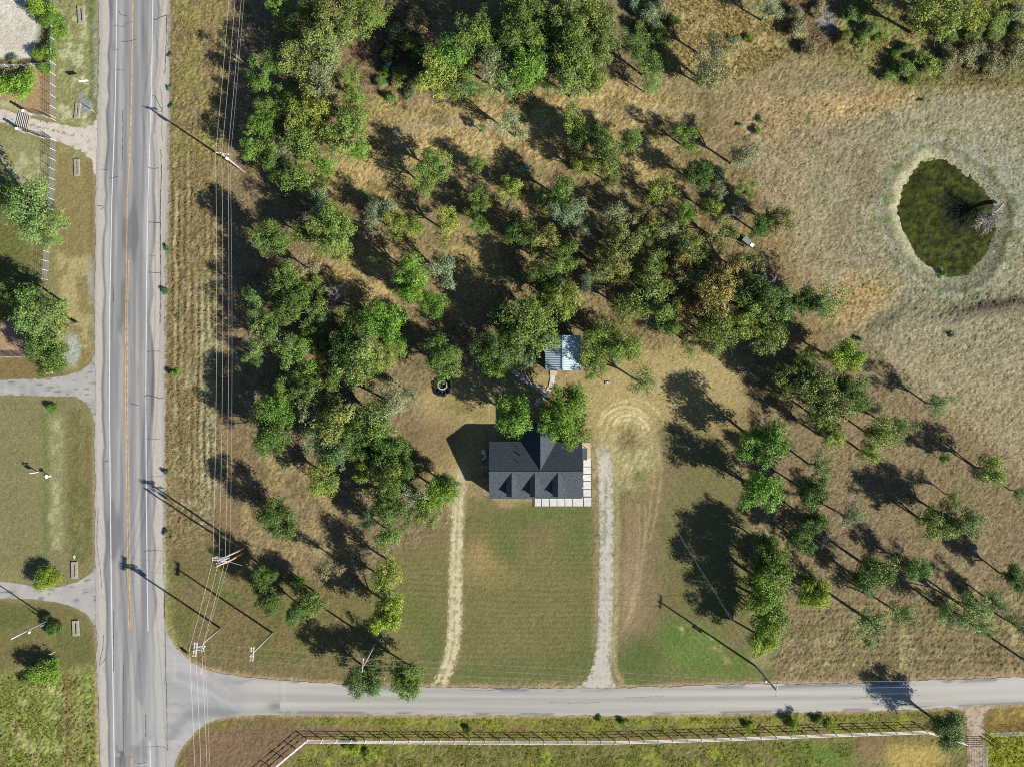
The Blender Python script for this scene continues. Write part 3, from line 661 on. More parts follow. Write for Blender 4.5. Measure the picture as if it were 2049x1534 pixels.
def west_grass(px, py, X, Y):      # grass has grown through the middle of the old track
    l = np.interp(py, [950, 1000, 1100, 1200, 1290, 1332, 1376], [916, 907, 900, 898, 894, 882, 858]); r = np.interp(py, [975, 1010, 1080, 1180, 1270, 1320, 1376], [931, 929, 927, 927, 924, 916, 895])
    t = (px-l)/(r-l+1e-6)
    return 0.33*np.exp(-((t-0.46)/0.12)**2) + np.clip((1060-py)/120, 0, 1)*0.10 - 0.05*np.exp(-((t-0.22)/0.15)**2) - 0.07*np.exp(-((t-0.74)/0.17)**2)
tag(cell_sheet('gravel_track', DRV_W, 0.003, 0.14, worn(gravel((216, 206, 168), (190, 176, 138), 341), west_grass, 1.1, 333), m_gravel, 0.15, 1.2), 'overgrown cream gravel track left of the front lawn', 'drive', kind='structure')
def east_grass(px, py, X, Y):
    mid = np.exp(-((px-1211)/4.5)**2)*np.clip((py-952)/14, 0, 1)*np.clip((1110-py)/30, 0, 1)
    md2 = np.exp(-((px-1210)/3.5)**2)*np.clip((py-1110)/10, 0, 1)*np.clip((1300-py)/20, 0, 1)
    return 0.50*mid + 0.22*md2 + np.clip((930-py)/30, 0, 1)*0.2 - 0.06
tag(cell_sheet('gravel_drive', DRV_E, 0.004, 0.14, worn(gravel((202, 198, 186), (176, 170, 158), 361), east_grass, 0.9, 353), m_gravel, 0.15, 1.2), 'grey gravel drive right of the house and front lawn', 'drive', kind='structure')
tag(cell_sheet('gravel_drive', DRV_B, 0.005, 0.2, worn(gravel((190, 174, 156), (166, 148, 128), 371), lambda px, py, X, Y: 0*px, 0.6, 373), m_gravel, 0.3, 1.0), 'pinkish gravel drive entering from the bottom right', 'drive', kind='structure')

# painted lines and sealed cracks are parts of the roads
m_white = plain('road_paint_white', alb(232, 236, 238), 0.6, var=0.12, scale=1.5)
m_yellow = plain('road_paint_yellow', alb(216, 182, 126), 0.6, var=0.35, scale=1.2)
m_tar = plain('crack_sealer', alb(86, 86, 88), 0.5, var=0.15)
def ribbon(name, pts, w, z, mat, parent, jit=0.0):
    P = [Vector(((p[0]-CX)*S, (CY-p[1])*S, 0)) for p in pts]; mb = MB(); L = []; R = []
    for i, p in enumerate(P):
        d = (P[min(i+1, len(P)-1)]-P[max(i-1, 0)]).normalized(); n = Vector((-d.y, d.x, 0)); ww = w*(1+random.uniform(-jit, jit))
        L.append((p.x+n.x*ww/2, p.y+n.y*ww/2, z)); R.append((p.x-n.x*ww/2, p.y-n.y*ww/2, z))
    n = len(L); mb.v = L + R; mb.f = [(i, n+i, n+i+1, i+1) for i in range(n-1)]
    return mb.build(name, mat, parent)
def road_line(name, colm, dx, y0, y1, w, mat):
    yy = np.linspace(y0, y1, max(3, int((y1-y0)/12)))
    return ribbon(name, [(float(rx(colm, y))+dx, y) for y in yy], w, 0.0352, mat, hwy, 0.12)
road_line('edge_line', 2, 0, -3300, 5000, 0.17, m_white)
road_line('edge_line', 4, 0, -3300, 1262, 0.17, m_white); road_line('edge_line', 4, 0, 1484, 5000, 0.17, m_white)
road_line('centre_line', 3, -0.6, -3300, 335, 0.22, m_yellow); road_line('centre_line', 3, -1.8, 335, 1256, 0.17, m_yellow); road_line('centre_line', 3, 2.0, 520, 1256, 0.17, m_yellow)
road_line('centre_line', 3, -1.5, 1506, 5000, 0.12, m_yellow); road_line('centre_line', 3, 1.2, 1506, 5000, 0.12, m_yellow)
CR = [[(239, 22), (241, 30), (252, 31), (254, 34)], [(228, 52), (248, 53), (252, 47), (266, 44)], [(243, 82), (250, 84), (272, 80)], [(307, 38), (314, 40), (322, 34), (335, 31)],
      [(228, 99), (238, 99)], [(232, 139), (247, 141), (249, 138)], [(334, 30), (333, 70), (331, 130), (330, 150)], [(304, 193), (311, 194), (325, 224)], [(325, 224), (312, 223), (304, 222)],
      [(322, 180), (325, 210), (324, 260), (325, 285)], [(246, 222), (246, 270), (244, 342)], [(297, 334), (299, 337), (318, 337)], [(202, 339), (215, 340)], [(218, 357), (236, 354)],
      [(322, 300), (323, 350), (321, 420), (321, 600), (320, 650)], [(297, 445), (321, 446)], [(296, 513), (312, 512)], [(296, 545), (320, 546)], [(293, 703), (321, 703)], [(289, 793), (297, 790), (318, 796), (326, 796)],
      [(261, 807), (277, 810)], [(293, 877), (320, 878)], [(294, 953), (312, 953), (326, 951)], [(289, 1104), (296, 1101), (325, 1101)], [(197, 1015), (194, 1080), (200, 1130), (204, 1180)],
      [(227, 575), (227, 605)], [(247, 1325), (247, 1450), (249, 1534)], [(226, 1220), (228, 1230), (227, 1290), (227, 1344)], [(208, 1270), (205, 1300), (199, 1330), (212, 1316)],
      [(292, 1428), (292, 1474)], [(292, 1493), (325, 1493), (336, 1499)], [(232, 1505), (240, 1502), (249, 1510)], [(268, 1520), (276, 1526), (292, 1524)], [(209, 923), (216, 920)],
      [(333, 1370), (334, 1420), (335, 1500)], [(330, 1180), (331, 1300), (333, 1370)], [(201, 420), (207, 413), (195, 412)]]
for c in CR:
    pts = resample(c, 3); pts = [(x+random.uniform(-.5, .5), y+random.uniform(-.5, .5)) for x, y in pts]
    ribbon('sealed_crack', pts, random.uniform(0.07, 0.13), 0.0356, m_tar, hwy, 0.4)
for c in [[(1100, 1404), (1160, 1405.5), (1200, 1404)], [(1250, 1395), (1290, 1394), (1330, 1392)], [(920, 1378), (960, 1380), (1010, 1378)], [(1700, 1396), (1760, 1394)]]:
    ribbon('sealed_crack', [(x, y+random.uniform(-1., 1.)) for x, y in resample(c, 5)], 0.045, 0.0396, m_tar, srd, 0.6)

# the pond
def water_col(px, py, X, Y, f):
    n = fbm(X, Y, 0.8, 401, 3); n2 = fbm(X, Y, 3.0, 405, 3); g = RNG.random(px.shape)
    clear = np.clip(np.exp(-((px-1920)/42)**2 - ((py-425)/48)**2)*1.7 - 0.35 + (n2-0.5), 0, 1)
    return mixc((68, 77, 27), [(np.clip((n-0.45)*4, 0, 1)*0.9, (36, 42, 12)), (np.clip((0.47-n)*5, 0, 1)*0.8, (82, 96, 38)), (np.clip(g*3-2.2, 0, 1)*0.8, (34, 40, 12)), (np.clip(0.3-g, 0, 1)*2.0, (88, 94, 40)), (np.clip((n2-0.5)*4, 0, 1)*0.5, (50, 60, 26)), (clear*0.85, (30, 38, 26)), (np.clip((f+0.7)/0.7, 0, 1)*0.6, (58, 60, 30))])
m_pond = vcol_mat('algae_water', 0.6, 0.9, 3.0, 0.4, 0.1); m_pond.node_tree.nodes['Principled BSDF'].inputs['Specular IOR Level'].default_value = 0.06
PONDX = []
pc = np.array(POND).mean(0)
for p in POND: d = np.array(p)-pc; PONDX.append(tuple(np.array(p) + d/np.linalg.norm(d)*16))
tag(cell_sheet('pond', PONDX, lambda X, Y: -0.47 + 0.16*(fbm(X, Y, 0.6, 411, 2)-0.5), 0.22, water_col, m_pond, 0.1, 1.0), 'small round stock pond covered in dark green algae', 'pond', kind='structure')
# ------------------------------------------------------------------ the house
def gable(ridge_a, ridge_b, eave, name='roof'): pass
m_shingle = plain('dark_shingles', alb(76, 86, 92), 0.9, var=0.45, scale=5.0, bump=0.5, spec=0.15)
m_ridge = plain('ridge_shingles', alb(92, 98, 106), 0.9, var=0.2, scale=5.0)
m_cream = plain('cream_siding', (0.62, 0.58, 0.50), 0.8, var=0.08, scale=2.0)
m_trim = plain('white_trim', (0.72, 0.72, 0.70), 0.6, var=0.06)
m_glass = plain('window_glass', (0.03, 0.035, 0.04), 0.15, var=0.1, spec=0.5)
m_slab = plain('pale_concrete', alb(216, 217, 211), 0.85, var=0.11, scale=1.6)
m_tan = plain('tan_concrete', alb(205, 184, 148), 0.85, var=0.08, scale=1.5)
m_bed = plain('dark_gravel_bed', alb(84, 86, 88), 0.95, var=0.3, scale=9.0, bump=0.5)
m_door = plain('dark_door', (0.06, 0.05, 0.045), 0.6)
m_black = plain('black_plastic', (0.012, 0.013, 0.016), 0.35, var=0.3, scale=3, bump=0.4, spec=0.4)
m_steel = plain('galvanised_steel', (0.42, 0.44, 0.46), 0.45, 0.6, var=0.15)
m_dark_metal = plain('dark_metal', (0.05, 0.055, 0.06), 0.5, 0.5, var=0.2)

EZ, RZ_ = 2.55, 4.55
hx0, hx1 = (979-CX)*S/1.0206, (1164.5-CX)*S/1.0206       # west and east eaves line
hyS, hyN = (CY-997)*S/1.0206, (CY-883)*S/1.0206
hyR = (hyS+hyN)/2
house = empty('house', ((hx0+hx1)/2, hyR, 0.0)); tag(house, 'single storey cream house with dark grey shingle roof and three dormers', 'house')
HO = Vector(house.location)
def hp(name, mb, mat, parent=None, smooth=False):
    mb.v = [(x-HO.x, y-HO.y, z-HO.z) for x, y, z in mb.v]; return mb.build(name, mat, parent or house, smooth)
ov = 0.35; wx0, wx1, wyS, wyN = hx0+ov, hx1-ov, hyS+ov, hyN-ov
T = 0.14
slope = (RZ_-EZ)/(hyR-hyS)
def rz(y): return RZ_ - abs(y-hyR)*slope
# walls
def wall(a, b, z1, name='wall', gab=None):
    mb = MB(); d = (Vector(b)-Vector(a)); n = Vector((-d.y, d.x, 0)).normalized()*0.15
    pts = [Vector((a[0], a[1], 0)), Vector((b[0], b[1], 0)), Vector((b[0], b[1], z1))] + ([Vector(gab)] if gab else []) + [Vector((a[0], a[1], z1))]
    k = len(pts); v0 = [p for p in pts]; v1 = [p+n for p in pts]; mb.v = [tuple(p) for p in v0+v1]
    mb.f = [tuple(range(k)), tuple(range(2*k-1, k-1, -1))] + [(i, k+i, k+(i+1) % k, (i+1) % k) for i in range(k)]
    return hp(name, mb, m_cream)
we = rz(wyS)-T-0.04
wall((wx0, wyS), (wx1, wyS), we); wall((wx1, wyN), (wx0, wyN), we)
wall((wx1, wyS+0.16), (wx1, wyN-0.16), we, gab=(wx1, hyR, RZ_-T-0.06)); wall((wx0, wyN-0.16), (wx0, wyS+0.16), we, gab=(wx0, hyR, RZ_-T-0.06))
# main roof: two thick slopes
roof = empty('roof', (0, 0, 0)); roof.parent = house
def slope_slab(a, b, c, d, name, mat, parent, t=T):
    """slab from four top corners (counter clockwise seen from above)"""
    mb = MB(); P = [Vector(p) for p in (a, b, c, d)]
    mb.v = [tuple(p) for p in P] + [(p.x, p.y, p.z-t) for p in P]
    mb.f = [(0, 1, 2, 3), (7, 6, 5, 4)] + [(i, i+4, (i+1) % 4+4, (i+1) % 4) for i in range(4)]
    return hp(name, mb, mat, parent)
slope_slab((hx0, hyS, EZ), (hx1, hyS, EZ), (hx1, hyR, RZ_), (hx0, hyR, RZ_), 'roof_slope', m_shingle, roof)
slope_slab((hx0, hyR+.002, RZ_), (hx1, hyR+.002, RZ_), (hx1, hyN, EZ), (hx0, hyN, EZ), 'roof_slope', m_shingle, roof)
mb = MB(); mb.tube([(hx0, hyR, RZ_+.0), (hx1, hyR, RZ_+.0)], 0.06, 6); hp('ridge_cap', mb, m_ridge, roof)
# cross gable to the north
cx = (1081.5-CX)*S/1.033; cw = 2.95; cyN = (CY-845)*S/1.02; cyi = hyR + (RZ_-4.42)/slope
crz = 4.42; cez = crz - cw*0.66
yv = hyR + (RZ_-cez)/slope                      # where the valley meets the eave of the cross gable
mb = MB(); top = [(cx, cyi-0.1, crz+.03), (cx, cyN, crz+.03), (cx-cw, cyN, cez+.03), (cx-cw, yv, cez+.03)]
mb.poly([top[0], top[1], top[2], top[3]]); mb.poly([(p[0], p[1], p[2]-T) for p in top[::-1]])
for i in range(4): mb.quad(top[i], (top[i][0], top[i][1], top[i][2]-T), (top[(i+1) % 4][0], top[(i+1) % 4][1], top[(i+1) % 4][2]-T), top[(i+1) % 4])
hp('gable_slope', mb, m_shingle, roof)
mb = MB(); top = [(2*cx-p[0], p[1], p[2]) for p in ((cx, cyi-0.1, crz+.03), (cx, cyN, crz+.03), (cx-cw, cyN, cez+.03), (cx-cw, yv, cez+.03))][::-1]
mb.poly(top); mb.poly([(p[0], p[1], p[2]-T) for p in top[::-1]])
for i in range(4): mb.quad(top[i], (top[i][0], top[i][1], top[i][2]-T), (top[(i+1) % 4][0], top[(i+1) % 4][1], top[(i+1) % 4][2]-T), top[(i+1) % 4])
hp('gable_slope', mb, m_shingle, roof)
mb = MB(); mb.tube([(cx, cyi-.1, crz+.04), (cx, cyN, crz+.04)], 0.06, 6); hp('ridge_cap', mb, m_ridge, roof)
wall((cx+cw-ov, wyN+0.02), (cx+cw-ov, cyN-ov), cez-0.02); wall((cx-cw+ov, cyN-ov), (cx-cw+ov, wyN+0.02), cez-0.02)
wall((cx+cw-ov, cyN-ov), (cx-cw+ov, cyN-ov), cez-0.02, gab=(cx, cyN-ov, crz-T-.08))
# three dormers on the south slope
for k, dpx in enumerate((1024.0, 1070.5, 1116.5)):
    dx = (dpx-CX)*S/1.036; dw = 0.92; drz = 4.5; dez = 4.04; dyF = (CY-992)*S/1.028; dyF2 = dyF+0.22
    dyR = hyR - (RZ_-drz)/slope; dyE = hyR - (RZ_-dez)/slope
    dm = empty('dormer', (0, 0, 0)); dm.parent = house
    for sgn in (-1, 1):
        top = [(dx, dyF, drz), (dx+sgn*dw, dyF, dez), (dx+sgn*dw, dyE, dez), (dx, dyR, drz)]
        if sgn < 0: top = top[::-1]
        mb = MB(); mb.poly(top); mb.poly([(p[0], p[1], p[2]-.09) for p in top[::-1]])
        for i in range(4): mb.quad(top[i], (top[i][0], top[i][1], top[i][2]-.09), (top[(i+1) % 4][0], top[(i+1) % 4][1], top[(i+1) % 4][2]-.09), top[(i+1) % 4])
        hp('dormer_slope', mb, m_shingle, dm)
    iw = dw-0.12
    mb = MB(); zf = rz(dyF2)-0.05
    mb.poly([(dx-iw, dyF2, zf), (dx+iw, dyF2, zf), (dx+iw, dyF2, dez), (dx, dyF2, drz-.12), (dx-iw, dyF2, dez)])
    for sgn in (-1, 1): mb.poly([(dx+sgn*iw, dyF2, zf), (dx+sgn*iw, dyF2, dez), (dx+sgn*iw, dyE, dez)][::-sgn])
    hp('dormer_wall', mb, m_shingle if False else m_cream, dm)
    mb = MB(); mb.box((dx, dyF2-.02, 3.35), (0.9, 0.06, 0.75)); w = hp('window', mb, m_trim, dm)
    mb = MB(); mb.box((dx, dyF2-.05, 3.35), (0.76, 0.04, 0.62)); hp('pane', mb, m_glass, dm)
# windows, doors on the long walls
def window(x, y, z, w, h, ax, sgn):
    mb = MB(); mb.box((x+(0 if ax == 'x' else sgn*.03), y+(sgn*.03 if ax == 'x' else 0), z), (w+.16, .1, h+.16) if ax == 'x' else (.1, w+.16, h+.16)); f = hp('window', mb, m_trim)
    mb = MB(); mb.box((x+(0 if ax == 'x' else sgn*.06), y+(sgn*.06 if ax == 'x' else 0), z), (w, .08, h) if ax == 'x' else (.08, w, h)); hp('pane', mb, m_glass, f)
for t in (0.14, 0.36, 0.62, 0.85): window(wx0+(wx1-wx0)*t, wyS, 1.45, 1.1, 1.1, 'x', -1)
for t in (0.2, 0.75): window(wx1, wyS+(wyN-wyS)*t, 1.45, 0.9, 1.1, 'y', 1)
mb = MB(); mb.box((wx0+(wx1-wx0)*0.49, wyS-.04, 1.05), (0.95, 0.08, 2.1)); d = hp('door', mb, m_door)
mb = MB(); mb.box((wx0+(wx1-wx0)*0.49+.35, wyS-.1, 1.0), (0.05, 0.07, 0.14)); hp('handle', mb, m_steel, d)
# roof vents
for (vx, vy, hh, r) in ((1040, 898.5, .35, .05), (1041.5, 911.5, .3, .11), (1094.5, 910.5, .32, .11), (1039.5, 926, .35, .05)):
    p = at(vx, vy, 3.9); zz = rz(p.y)
    mb = MB(); mb.tube([(p.x, p.y, zz-.1), (p.x, p.y, zz+hh)], [r, r], 8); hp('vent_pipe', mb, m_dark_metal, roof)
# side porch roof on the east
a = at(1161, 896, 2.5); b = at(1175, 920, 2.3)
mb = MB(); slope_slab((hx1-.05, b.y, 2.50), (b.x, b.y, 2.30), (b.x, a.y, 2.30), (hx1-.05, a.y, 2.50), 'porch_roof', m_shingle, house, 0.12)
for yy in (a.y-.12, b.y+.12):
    mb = MB(); mb.bar((b.x-.12, yy, 0), (b.x-.12, yy, 2.22), .1, .1); hp('porch_post', mb, m_trim)
# lean-to strip of low roof over the east side
mb = MB(); mb.box(((wx1+wx1+.05)/2+.0, (wyS+wyN)/2, .12), (.2, wyN-wyS-.4, .24)); hp('plinth', mb, m_tan)

# ------------------------------------------------------------------ paving round the house
bed = MB(); p0 = at(1160, 919); p1 = at(1167.0, 994); bed.box(((p0.x+p1.x)/2, (p0.y+p1.y)/2, 0.012), (p1.x-p0.x, p0.y-p1.y, 0.05))
p0 = at(1066, 988); p1 = at(1184, 1013.5); bed.box(((p0.x+p1.x)/2, (p0.y+p1.y)/2, 0.009), (p1.x-p0.x, p0.y-p1.y, 0.05))
p0 = at(1167, 919); p1 = at(1184, 990); bed.box(((p0.x+p1.x)/2+.002, (p0.y+p1.y)/2, 0.006), (p1.x-p0.x, p0.y-p1.y, 0.05))
tag(bed.build('gravel_bed', m_bed), 'dark gravel bed under the patio slabs by the house', 'gravel bed', kind='structure')
slabs = []
for y0, y1 in ((917, 932.3), (933.8, 947.2), (948.7, 961.4), (963, 977.5), (979, 992.2)): slabs.append((1167.2, y0, 1182.5, y1))
for x0, x1 in ((1070, 1082.7), (1084.2, 1098.2), (1099.8, 1113.7), (1115, 1129.4), (1130.8, 1145), (1146.5, 1166.3), (1168, 1183)): slabs.append((x0, 994.3, x1, 1012))
ords = ['first', 'second', 'third', 'fourth', 'fifth', 'sixth', 'seventh', 'eighth', 'ninth', 'tenth', 'eleventh', 'twelfth', 'thirteenth', 'fourteenth', 'fifteenth', 'sixteenth', 'seventeenth', 'eighteenth']
for i, (x0, y0, x1, y1) in enumerate(slabs):
    a = at(x0, y0); b = at(x1, y1); mb = MB(); mb.box((0, 0, 0.045), (b.x-a.x, a.y-b.y, 0.09))
    o = mb.build('patio_slab', m_slab); o.location = ((a.x+b.x)/2, (a.y+b.y)/2, 0.0)
    bv = o.modifiers.new('bevel', 'BEVEL'); bv.width = 0.015; bv.segments = 1
    lab = f'white concrete slab, {ords[i]} from the top along the east wall' if i < 5 else f'white concrete slab, {ords[i-5]} from the left in the front row'
    tag(o, lab, 'paving slab', 'patio slabs round the house')
a = at(1160, 885); b = at(1181.5, 917); mb = MB(); mb.box((0, 0, 0.04), (b.x-a.x, a.y-b.y, 0.08)); o = mb.build('porch_slab', m_tan); o.location = ((a.x+b.x)/2, (a.y+b.y)/2, 0)
tag(o, 'tan concrete slab at the side porch of the house', 'paving slab')
# white pots on the bed
m_pot = plain('white_glaze', (0.8, 0.8, 0.79), 0.5, var=0.05)
for (x, y, r, lab) in ((1162.5, 931, .22, 'upper small white pot beside the east wall'), (1163.5, 952, .33, 'large white pot beside the east wall of the house'), (1163, 974.5, .2, 'lower small white pot beside the east wall')):
    o = empty('garden_pot', at(x, y)); tag(o, lab, 'pot', 'white pots along the east wall')
    MB().lathe((0, 0, 0.03), [(r*.7, 0), (r*.95, .3), (r, .6), (r*1.05, .62), (r*.85, .62), (r*.8, .5)], 14).build('pot', m_pot, o, True)
    MB().lathe((0, 0, 0.03), [(r*.8, .45), (r*.5, .62), (r*.15, .7)], 10).build('filling', m_pot, o, True)
# air conditioner and satellite dish on the west side
p = at(968.5, 937.5); o = empty('air_conditioner', p); tag(o, 'square grey air conditioner unit beside the west wall', 'air conditioner')
MB().box((0, 0, .42), (.78, .78, .8)).build('cabinet', plain('grey_paint', (.3, .34, .36), .5), o)
MB().lathe((0, 0, .822), [(.33, 0), (.33, .02), (.28, .02), (.28, 0.0)], 18).build('fan_ring', m_dark_metal, o)
mb = MB()
for k in range(3): mb.box((.14*math.cos(k*2.094), .14*math.sin(k*2.094), .835), (.26, .1, .015), k*2.094)
mb.build('fan_blade', m_steel, o); MB().box((0, 0, .02), (1., 1., .06)).build('pad', m_slab, o)
p = at(968, 903); o = empty('water_tank', p); tag(o, 'pale blue tank with a white hose beside the west wall', 'tank')
MB().lathe((0, 0, .02), [(.42, 0), (.45, .1), (.45, .7), (.4, .82), (.12, .9), (.1, .95)], 18).build('tank', plain('pale_blue_plastic', (.35, .5, .56), .5), o, True)
MB().tube([(.25, -.4, .7), (.3, -.8, .5), (.2, -1.15, .2), (-.1, -1.3, .06), (-.25, -1.32, .05)], [.09, .09, .1, .12, .1], 7).build('hose', m_pot, o, True)

# ------------------------------------------------------------------ metal shed
sx0, sx1 = (1091-CX)*S/1.02, (1162-CX)*S/1.02; syN, syS = (CY-671)*S/1.02, (CY-741)*S/1.02; sxr = (1126-CX)*S/1.024
shed = empty('metal_shed', ((sx0+sx1)/2, (syN+syS)/2, 0)); tag(shed, 'small metal shed with a ribbed blue grey gable roof', 'shed')
SO = Vector(shed.location)
def shp(name, mb, mat, parent=None):
    mb.v = [(x-SO.x, y-SO.y, z) for x, y, z in mb.v]; return mb.build(name, mat, parent or shed)
m_roofm = plain('ribbed_metal_roof', (0.38, 0.48, 0.55), 0.4, 0.15, var=0.06, scale=1.0, spec=0.5)
m_siding = plain('grey_metal_siding', (.3, .32, .34), .5, .3)
sez, srz = 2.5, 3.25
for sgn, xe in ((-1, sx0), (1, sx1)):
    mb = MB(); n = int((syN-syS)/0.30); st = (syN-syS)/n; prof = []
    for k in range(n):
        y = syS+k*st; prof += [(y, 0), (y+st*.55, 0), (y+st*.68, .055), (y+st*.87, .055)]
    prof.append((syN, 0)); m = len(prof)
    for (x, z) in ((sxr, srz), (xe, sez)): mb.v += [(x, y, z+dz) for y, dz in prof]
    mb.v += [(x, y, z-.05) for (x, z) in ((sxr, srz), (xe, sez)) for y in (syS, syN)]
    for i in range(m-1): mb.f.append((i, m+i, m+i+1, i+1) if sgn > 0 else (i, i+1, m+i+1, m+i))
    shp('roof_panel', mb, m_roofm)
mb = MB(); mb.bar((sxr, syS-.02, srz+.05), (sxr, syN+.02, srz+.05), .3, .06); shp('ridge_cap', mb, m_roofm)
mb = MB(); mb.box(((sx0+sx1)/2, (syN+syS)/2, 1.2), (sx1-sx0-.5, syN-syS-.4, 2.4)); shp('wall', mb, m_siding)
for y in (syS+.2, syN-.2):
    mb = MB(); mb.poly([(sx0+.25, y, 2.4), (sx1-.25, y, 2.4), (sxr, y, srz-.1)]); shp('gable_end', mb, m_siding)
mb = MB(); mb.box((at(1107, 742).x, syS+.16, 1.02), (1.0, .1, 2.04)); d = shp('door', mb, m_trim)
mb = MB(); mb.box((at(1107, 742).x+.38, syS+.09, 1.0), (.05, .06, .14)); shp('handle', mb, m_steel, d)

# stepping stones between shed, pad and house
m_step = plain('grey_stepping_stone', alb(214, 214, 210), 0.85, var=0.1, scale=2)
def pave(name, cxp, cyp, w, h, rot, lab, z=0.06, m=None, group='stepping stones by the shed', cat='stepping stone'):
    mb = MB(); mb.box((0, 0, z/2), (w, h, z)); o = mb.build(name, m or m_step); p = at(cxp, cyp); o.location = (p.x, p.y, 0.01); o.rotation_euler = (random.uniform(-.01, .01), 0, math.radians(rot))
    return tag(o, lab, cat, group)
for i, (x, y, r) in enumerate([(1106, 755, 0), (1105, 762, -6), (1103, 770.5, -14), (1098.5, 779.5, -28), (1092.5, 788, -38)]):
    pave('stepping_stone', x, y, .86, .72, r, f'square grey stepping stone, {ords[i]} in the row from the shed door')
for i, (x, y, r) in enumerate([(1084.5, 782, -30), (1074.5, 776, -32), (1064.5, 769.5, -34), (1055, 763, -34), (1045.5, 757, -34), (1036, 750, -38), (1028, 742.5, -45), (1021, 734, -52), (1014.5, 725.5, -62)]):
    pave('stepping_stone', x, y, .88, .8, r, f'square grey stepping stone, {ords[i]} on the curve up to the pale pad')
pave('door_step', 1107.5, 746.5, 1.25, .85, 0, 'pale concrete step at the shed door', .14, m_tan, None, 'step')
mb = MB(); pts = [at(x, y) for x, y in ((1003, 700), (1012, 703), (1022, 706), (1034, 705), (1040, 710), (1040, 716), (1030, 719), (1019, 720), (1010, 714))][::-1]
mb.prism([(p.x, p.y) for p in pts], 0.0, 0.09); tag(mb.build('concrete_pad', m_slab), 'pale irregular concrete pad among the trees left of the shed', 'concrete pad')
for i, (x, y) in enumerate([(1077, 800), (1074, 808), (1088, 795)]): pave('stepping_stone', x, y, .85, .75, -40, f'stepping stone in tree shade, {ords[i]} from left behind the house trees')

# black lined pit with a stone ring
p = at(884, 774); pit = empty('fire_pit', (p.x, p.y, 0)); tag(pit, 'round black lined pit with a pale stone ring in it', 'fire pit')
mb = MB(); n = 26; R = [1.75*(1+random.uniform(-.08, .08)) for _ in range(n)]
ring0 = [(R[k]*math.cos(2*math.pi*k/n), R[k]*math.sin(2*math.pi*k/n), .03) for k in range(n)]
for s_, zz in ((.93, .16), (.8, .10), (.55, .07)): ring0 += [(R[k]*s_*math.cos(2*math.pi*k/n), R[k]*s_*math.sin(2*math.pi*k/n), zz+random.uniform(-.05, .08)) for k in range(n)]
mb.v = ring0
for j in range(3):
    for k in range(n): mb.f.append((j*n+k, j*n+(k+1) % n, (j+1)*n+(k+1) % n, (j+1)*n+k))
mb.f.append(tuple(3*n+k for k in range(n))); mb.build('liner', m_black, pit, True)
m_stone = plain('pale_ring_stone', alb(226, 218, 186), .85, var=.15, scale=4)
for k in range(14):
    a = 2*math.pi*k/14; MB().box((.15+.78*math.cos(a), .35+.78*math.sin(a), .22), (.2, .33, .3), a).build('stone', m_stone, pit)
for (x, y, r) in ((-.3, -.95, .38), (.35, -1.05, .42)):
    MB().lathe((x, y, .08), [(r, 0), (r, .25), (r*.75, .3), (r*.6, .2), (r*.6, .05)], 14).build('tyre', m_black, pit, True)

# ------------------------------------------------------------------ trailer with a chest
p = at(1494, 484, 0.5); tr = empty('utility_trailer', (p.x, p.y, 0), math.radians(-36)); tag(tr, 'small utility trailer with grey green cover and white chest in the woods', 'trailer')
m_tarp = plain('grey_green_tarp', (.10, .125, .12), .7, var=.2, scale=2, bump=.3)
MB().prism([(-.95, -.62), (.7, -.5), (.7, .5), (-.95, .78)], .55, .62).build('bed', m_dark_metal, tr)
mb = MB(); mb.v = [(-.95, -.5, .62), (.6, -.45, .62), (.6, .45, .62), (-.95, .72, .62), (-.95, -.5, 1.35), (.6, -.45, 1.0), (.6, .45, 1.0), (-.95, .72, 1.35)]
mb.f = [(3, 2, 1, 0), (4, 5, 6, 7), (0, 1, 5, 4), (1, 2, 6, 5), (2, 3, 7, 6), (3, 0, 4, 7)]; mb.build('cover', m_tarp, tr)
MB().box((1.05, -.1, .8), (.62, .55, .5)).build('chest', m_siding, tr)
MB().box((1.05, -.1, 1.075), (.66, .6, .05)).build('chest_lid', m_pot, tr)
MB().bar((.7, 0, .55), (1.9, 0, .5), .1, .1).build('tow_bar', m_dark_metal, tr)
for sgn in (-1, 1):
    MB().tube([(-.1, sgn*.75, .34), (-.1, sgn*.93, .34)], .34, 16).build('wheel', m_black, tr)

